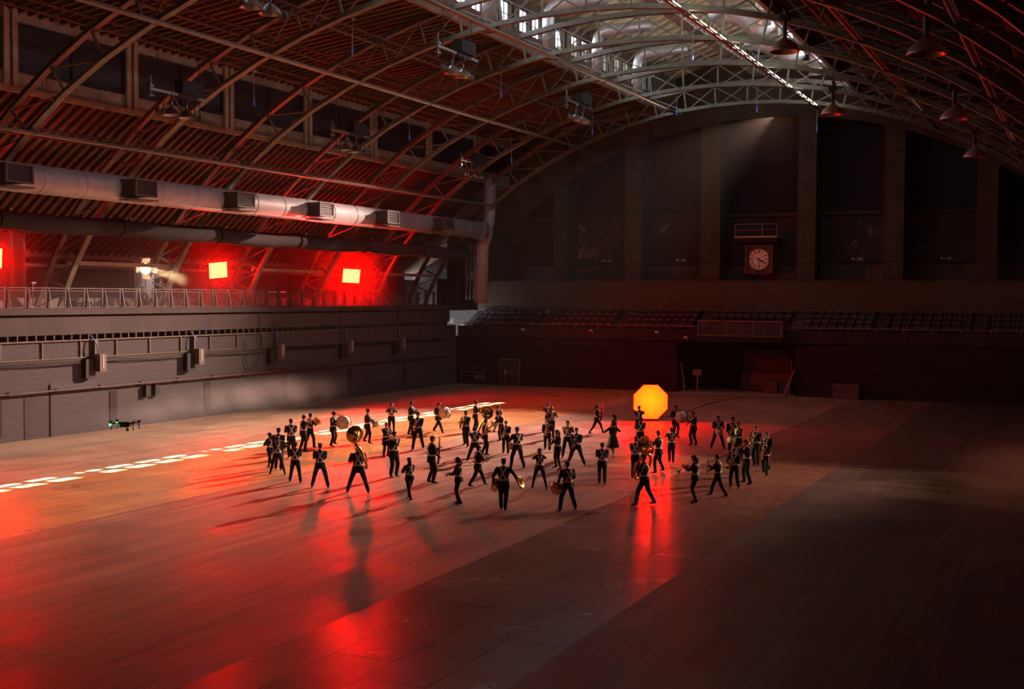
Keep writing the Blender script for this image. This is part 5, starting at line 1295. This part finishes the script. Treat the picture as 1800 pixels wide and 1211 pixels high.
def I_trombone():
    O=(0,.5,1.4); P=[('slide',SILVER,off(MB().tube([(.0,.13,1.50),(.02,.95,1.20)],.008,8).tube([(.07,.35,1.42),(.09,.95,1.20)],.008,8).tube([(.02,.95,1.20),(.055,.985,1.19),(.09,.95,1.20)],.008,8),O),[]),
       ('bell_tube',BRASS,off(MB().tube([(.07,.35,1.42),(-.02,.20,1.50),(-.10,-.12,1.60),(-.13,-.17,1.57),(-.15,-.12,1.53),(-.13,.25,1.44)],[.009,.010,.011,.012,.012,.016],8),O),[]),
       ('bell',BRASS,off(MB().lathe(bellz(.016,.10,.30),20,aim((-.13,.25,1.44),(0,1,-.2))),O),[]),('mouthpiece',SILVER,off(MB().lathe([(.014,-.02),(.006,.02)],8,aim((0,.13,1.50),(0,1,-.1))),O),[])]
    return O,P,'trombone','long trombone'
def I_horn():
    O=(.05,.3,1.2); c=[]; 
    for i in range(15): a=2*PI*i/14; c.append((.04+.13*math.cos(a),.30+.02*math.sin(a*1),1.20+.13*math.sin(a)))
    P=[('coil',BRASS,off(MB().tube(c,.012,8).tube([(-.0,.13,1.48),(.0,.2,1.42),(.0,.29,1.33)],.007,8),O),[]),('bell',BRASS,off(MB().lathe(bellz(.02,.13,.24),20,aim((.10,.28,1.10),(.6,-.1,-.6))),O),[]),
       ('valve_cluster',BRASS,off(MB().tube([(-.02,.33,1.16),(-.02,.33,1.26)],.02,8).tube([(.03,.33,1.16),(.03,.33,1.26)],.02,8).tube([(.08,.33,1.16),(.08,.33,1.26)],.02,8),O),[])]
    return O,P,'french_horn','coiled brass horn'
def I_flute(low=False):
    s,e=((-.10,.14,1.51),(.52,.20,1.44)) if not low else ((-.02,.22,1.16),(.02,.68,1.10)); O=tuple((Vector(s)+Vector(e))/2); kb=MB(); S_,E_=Vector(s),Vector(e)
    for i in range(8): kb.ell(S_.lerp(E_,.3+.08*i)+Vector((0,0,.012)),(.009,.009,.004),6,4)
    return O,[('flute_tube',SILVER,off(MB().tube([s,e],.010,8),O),[]),('keys',SILVER,off(kb,O),[]),('lip_plate',SILVER,off(MB().ell(S_.lerp(E_,.16)+Vector((0,0,.008)),(.02,.014,.005),8,5),O),[])],'flute','slim silver flute'
def I_drum(r_,dep,axis,c,name,desc,tilt=0.):
    M=Matrix.Translation((0,0,0))@(Matrix.Rotation(PI/2,4,'Y') if axis=='X' else Matrix.Rotation(R_(tilt),4,'X')); h=dep/2
    P=[('shell',DRUMW,MB().lathe([(r_,-h),(r_,h)],28,M),[])]
    for s in (-1,1):
        P.append(('drum_head',DRUMH,MB().lathe([(0,s*(h+.006)),(r_-.006,s*(h+.006)),(r_-.004,s*h)],28,M),[]))
        P.append(('hoop',CHROME if name!='bass_drum' else EBONY,MB().lathe([(r_,s*(h-.02)),(r_+.014,s*(h-.02)),(r_+.014,s*(h+.014)),(r_-.004,s*(h+.014))],28,M,closed=True),[]))
    lug=MB(); nl=8
    for k in range(nl):
        a=2*PI*k/nl; q=Vector((math.cos(a)*(r_+.01),math.sin(a)*(r_+.01),0)); lug.tube([M@(q+Vector((0,0,-h))),M@(q+Vector((0,0,h)))],.006,5); lug.ell(M@q,(.016,.016,.016),6,5)
    P.append(('tension_rods',CHROME,lug,[]))
    hb=MB(); 
    if axis=='X':
        for s in (-1,1): hb.tube([(s*h*.8,-.05,r_),(s*.12,-c[1]+.02,.42),(s*.12,-c[1]-.08,.36)],.014,6)
    else:
        hb.tube([(.0,-r_-.01,0),(0,-c[1]+.13,.02),(0,-c[1]+.14,.35)],.014,6)
    P.append(('carrier',EBONY,hb,[])); return c,P,name,desc
def I_bass(): return I_drum(.31,.36,'X',(0,.56,1.16),'bass_drum','big bass drum with white shell and pale head')
def I_snare(): return I_drum(.175,.26,'Z',(0,.42,.92),'side_drum','white side drum',8)
def I_sousa():
    O=(0,0,1.4); ring=[]
    for i in range(25):
        a=2*PI*i/24*.98; ca,sa=math.cos(a),math.sin(a); ring.append((.10+.16*-ca*-1*.9, .0+.34*sa, 1.27-.40*ca*-1*-1))
    ring=[]
    for i in range(22):
        a=PI*.5+2*PI*i/23; ring.append((.10-.20*math.sin(a),.33*math.cos(a)*1.05,1.30+.44*math.sin(a)))
    rr=[.066-.040*i/21 for i in range(22)]
    P=[('body_tube',BRASS,off(MB().tube([(-.10,-.10,1.98),(-.115,-.07,1.86)]+ring,[.075,.070]+rr,14),O),[])]
    P.append(('bell',BRASS,off(MB().lathe([(.065,-.16),(.075,-.06),(.10,.02),(.16,.08),(.25,.115),(.315,.13),(.32,.135),(.31,.138),(.25,.125),(.16,.092),(.095,.03),(.068,-.05)],32,aim((-.08,-.02,2.06),(0,1,.12))),O),[]))
    P.append(('bell_elbow',BRASS,off(MB().tube([(-.10,-.10,1.97),(-.10,-.17,2.03),(-.09,-.18,2.06)],[.072,.072,.068],14),O),[]))
    vb=MB()
    for k in range(3): vb.tube([(.06+.05*k,.36,1.12),(.06+.05*k,.36,1.30)],.02,8)
    vb.tube([(.05,.36,1.14),(.0,.34,1.05),(.12,.36,1.02),(.18,.36,1.12)],.012,6); P.append(('valves',BRASS,off(vb,O),[]))
    P.append(('mouthpipe',BRASS,off(MB().tube([(.05,.36,1.28),(.04,.34,1.42),(0,.22,1.52),(0,.13,1.50)],.009,7),O),[])); return O,P,'sousaphone','brass sousaphone with large round bell'
def I_cymbal(c,n_): 
    P=[('plate',BRASS,MB().lathe([(0,.03),(.04,.03),(.06,.012),(.15,.006),(.235,-.004),(.235,-.007),(.15,.002),(.06,.008),(.04,.025),(0,.026)],32,aim((0,0,0),n_)),[]),('strap',EBONY,MB().tube([(0,0,0),Vector(n_).normalized()*.03+Vector((0,0,.02)),Vector(n_).normalized()*.06],.012,6),[])]
    return c,P,'cymbal','round brass cymbal'
SPEC={'sax':[I_sax],'clar':[I_clar],'clar_down':[lambda:I_clar((.0,.42,.98))],'clar_up':[lambda:I_clar((.0,.46,.92),(0,.42,1.56),'clarinet')],'bassoon':[I_bassoon],'trumpet':[I_trumpet],'mello':[I_mello],'trombone':[I_trombone],
 'horn':[I_horn],'flute':[I_flute],'flute_low':[lambda:I_flute(True)],'bass':[I_bass],'snare':[I_snare],'snare_stick':[I_snare],'sousa':[I_sousa],'sousa2':[I_sousa],'sousa3':[I_sousa],
 'cymbals':[lambda:I_cymbal((.58,.20,.93),(.75,-.35,.45)),lambda:I_cymbal((-.30,.16,.84),(-.5,-.6,.2))],'cymbals2':[lambda:I_cymbal((-.38,.10,.80),(-.75,-.65,.1)),lambda:I_cymbal((.24,.36,.96),(.9,.3,.2))],'tamb':[lambda:I_cymbal((.02,.42,1.34),(-.2,.7,.5))]}
ADJ={'sousa':(0,0,R_(18)),'sousa2':(0,0,R_(-55)),'sousa3':(0,0,R_(58)),'sax':(0,0,0)}
def give(t,S,pose,label):
    for k,fn in enumerate(SPEC.get(pose,[])):
        key=(pose if pose not in ('sousa2','sousa3') else 'sousa',k)
        if pose=='snare_stick': key=('snare',k)
        if key not in PROTO:
            O,P,nm,desc=fn(); PROTO[key]=(O,[(n_,b.mesh(n_,m_,n_!='carrier')) for n_,m_,b,_ in P],nm,desc)
        O,P,nm,desc=PROTO[key]
        R=Matrix.Rotation(t.rotation_euler[2],3,'Z')
        lab=desc+' of the '+label
        w=lab.split()
        if k==1 or (pose in('cymbals','cymbals2') and k==0): lab=('right-hand ' if (k==0)==(pose=='cymbals') else 'left-hand ')+'cymbal of the '+label; w=lab.split()
        if len(w)>16: lab=' '.join(w[:16])
        q=thing(nm,t.location+R@(Vector(O)*S),lab,{'side_drum':'drum','bass_drum':'drum','cymbal':'cymbal'}.get(nm,nm.replace('_',' ')),group='instruments of the marching band')
        q.rotation_euler=(0,0,t.rotation_euler[2]+(ADJ[pose][2] if pose in ADJ else 0)); q.scale=(S,S,S)
        for n_,me in P: link(n_,me,q)
        if pose in ('snare_stick','bass','snare'):
            for s in ((1,-1) if pose!='snare_stick' else (1,)):
                dd={'bass':((.40,.44,1.14),(.24,.60,1.26)),'snare':((.17,.44,1.10),(.05,.62,1.06)),'snare_stick':((.17,.45,1.27),(.10,.55,1.62))}[pose]
                a,c=[Vector((s*v[0],v[1],v[2])) for v in dd]; mdl=(a+c)/2
                st=MB().tube([a-mdl-(c-a)*.15,c-mdl],.008,6)
                if pose=='bass': st.ell(c-mdl,(.035,.035,.035),8,6)
                so=st.build('drumstick',mat('stick_wood',(.5,.33,.18),.5)); so.location=t.location+R@(mdl*S); so.rotation_euler=(0,0,t.rotation_euler[2]); so.scale=(S,S,S)
                lb=('raised ' if pose=='snare_stick' else ('right-hand ' if s==1 else 'left-hand '))+('mallet' if pose=='bass' else 'drumstick')+' of the '+label
                tag(so,' '.join(lb.split()[:16]),'drumstick','drumsticks and mallets')
for (x,y,h,az,fA,fB,pose,fem,hair,lab) in PEOPLE:
    kd='dress' if hair==3 else 'band'
    t,S=person(x,y,h,az,fA,fB,pose,fem,hair,lab,0.,kd)
    give(t,S,pose,lab)
# crew on the gallery
person(-50.75,58.9,1.78,math.atan2(-50.8,58.5)+R_(40),(-.1,.25),(.1,-.25),'none',0,0,'crew member in dark shirt and tan trousers walking beside the white flag',DECK,'crew')
person(-50.8,57.3,1.7,math.atan2(-50.8,58.5)+R_(150),(.12,.1),(-.12,-.1),'crouch',0,0,'crouching crew member in white cap under the glowing round spotlight',DECK,'cap')
finish_people()

# ------------------------------------------------------------------ haze (smoke-machine haze fills the hall)
def haze():
    b=MB().box((-56.9,2.0,.0),(XR-.05,YB+6,25.2)); o=b.build('haze',None); o.data.materials.clear()
    m=bpy.data.materials.new('haze'); m.use_nodes=True; n=m.node_tree; n.nodes.clear(); oo=n.nodes.new('ShaderNodeOutputMaterial'); v=n.nodes.new('ShaderNodeVolumeScatter')
    v.inputs['Density'].default_value=HAZE_D; v.inputs['Anisotropy'].default_value=.3; v.inputs['Color'].default_value=(.9,.9,.9,1); n.links.new(v.outputs[0],oo.inputs['Volume'])
    o.data.materials.append(m); tag(o,'thin smoke haze hanging through the whole hall','haze',kind='stuff')
HAZE_D=.00005
haze()
def gallery_haze():
    o=MB().box((-56.5,20,DECK+.02),(-47.6,93,11.3)).build('smoke',None); o.data.materials.clear()
    m=bpy.data.materials.new('gallery_smoke'); m.use_nodes=True; n=m.node_tree; n.nodes.clear(); oo=n.nodes.new('ShaderNodeOutputMaterial'); v=n.nodes.new('ShaderNodeVolumeScatter')
    v.inputs['Density'].default_value=.013; v.inputs['Anisotropy'].default_value=.6; n.links.new(v.outputs[0],oo.inputs['Volume'])
    o.data.materials.append(m); tag(o,'thicker smoke lit red around the light panels on the gallery','smoke',kind='stuff')
gallery_haze()
def puff(name,c,r,d,lab):
    b=MB(); b.ell((0,0,0),r,20,12)
    o=b.build(name,None,loc=c,smooth=True); o.data.materials.clear()
    m=bpy.data.materials.new(name); m.use_nodes=True; n=m.node_tree; n.nodes.clear(); L=n.links
    oo=n.nodes.new('ShaderNodeOutputMaterial'); v=n.nodes.new('ShaderNodeVolumeScatter'); tc=n.nodes.new('ShaderNodeTexCoord')
    mp=n.nodes.new('ShaderNodeMapping'); mp.inputs['Scale'].default_value=(1/r[0],1/r[1],1/r[2]); L.new(tc.outputs['Object'],mp.inputs[0])
    ln=n.nodes.new('ShaderNodeVectorMath'); ln.operation='LENGTH'; L.new(mp.outputs[0],ln.inputs[0])
    fo=n.nodes.new('ShaderNodeMapRange'); fo.interpolation_type='SMOOTHSTEP'; fo.inputs['From Min'].default_value=.95; fo.inputs['From Max'].default_value=.15; L.new(ln.outputs['Value'],fo.inputs['Value'])
    nz=n.nodes.new('ShaderNodeTexNoise'); nz.inputs['Scale'].default_value=.45; nz.inputs['Detail'].default_value=4; L.new(tc.outputs['Object'],nz.inputs['Vector'])
    nr=n.nodes.new('ShaderNodeMapRange'); nr.inputs['From Min'].default_value=.38; nr.inputs['From Max'].default_value=.62; nr.inputs['To Min'].default_value=.1; nr.inputs['To Max'].default_value=d; L.new(nz.outputs['Fac'],nr.inputs['Value']); nr.inputs['To Min'].default_value=d*.12
    mu=n.nodes.new('ShaderNodeMath'); mu.operation='MULTIPLY'; L.new(fo.outputs[0],mu.inputs[0]); L.new(nr.outputs[0],mu.inputs[1]); L.new(mu.outputs[0],v.inputs['Density'])
    v.inputs['Anisotropy'].default_value=.2; L.new(v.outputs[0],oo.inputs['Volume'])
    o.data.materials.append(m); tag(o,lab,'smoke',kind='stuff')
puff('smoke_drift',(-45.5,61.5,1.45),(3.4,13,1.42),.11,'low pinkish smoke drifting along the foot of the block wall')
puff('smoke_drift',(-46.5,54.0,.95),(2.6,9.0,.93),.07,'thin tail of low smoke near the drone at the foot of the block wall')
puff('smoke_drift',(-2.6,50.0,1.0),(2.8,14.0,.98),.05,'faint reddish smoke low over the dark boards at the picture edge')
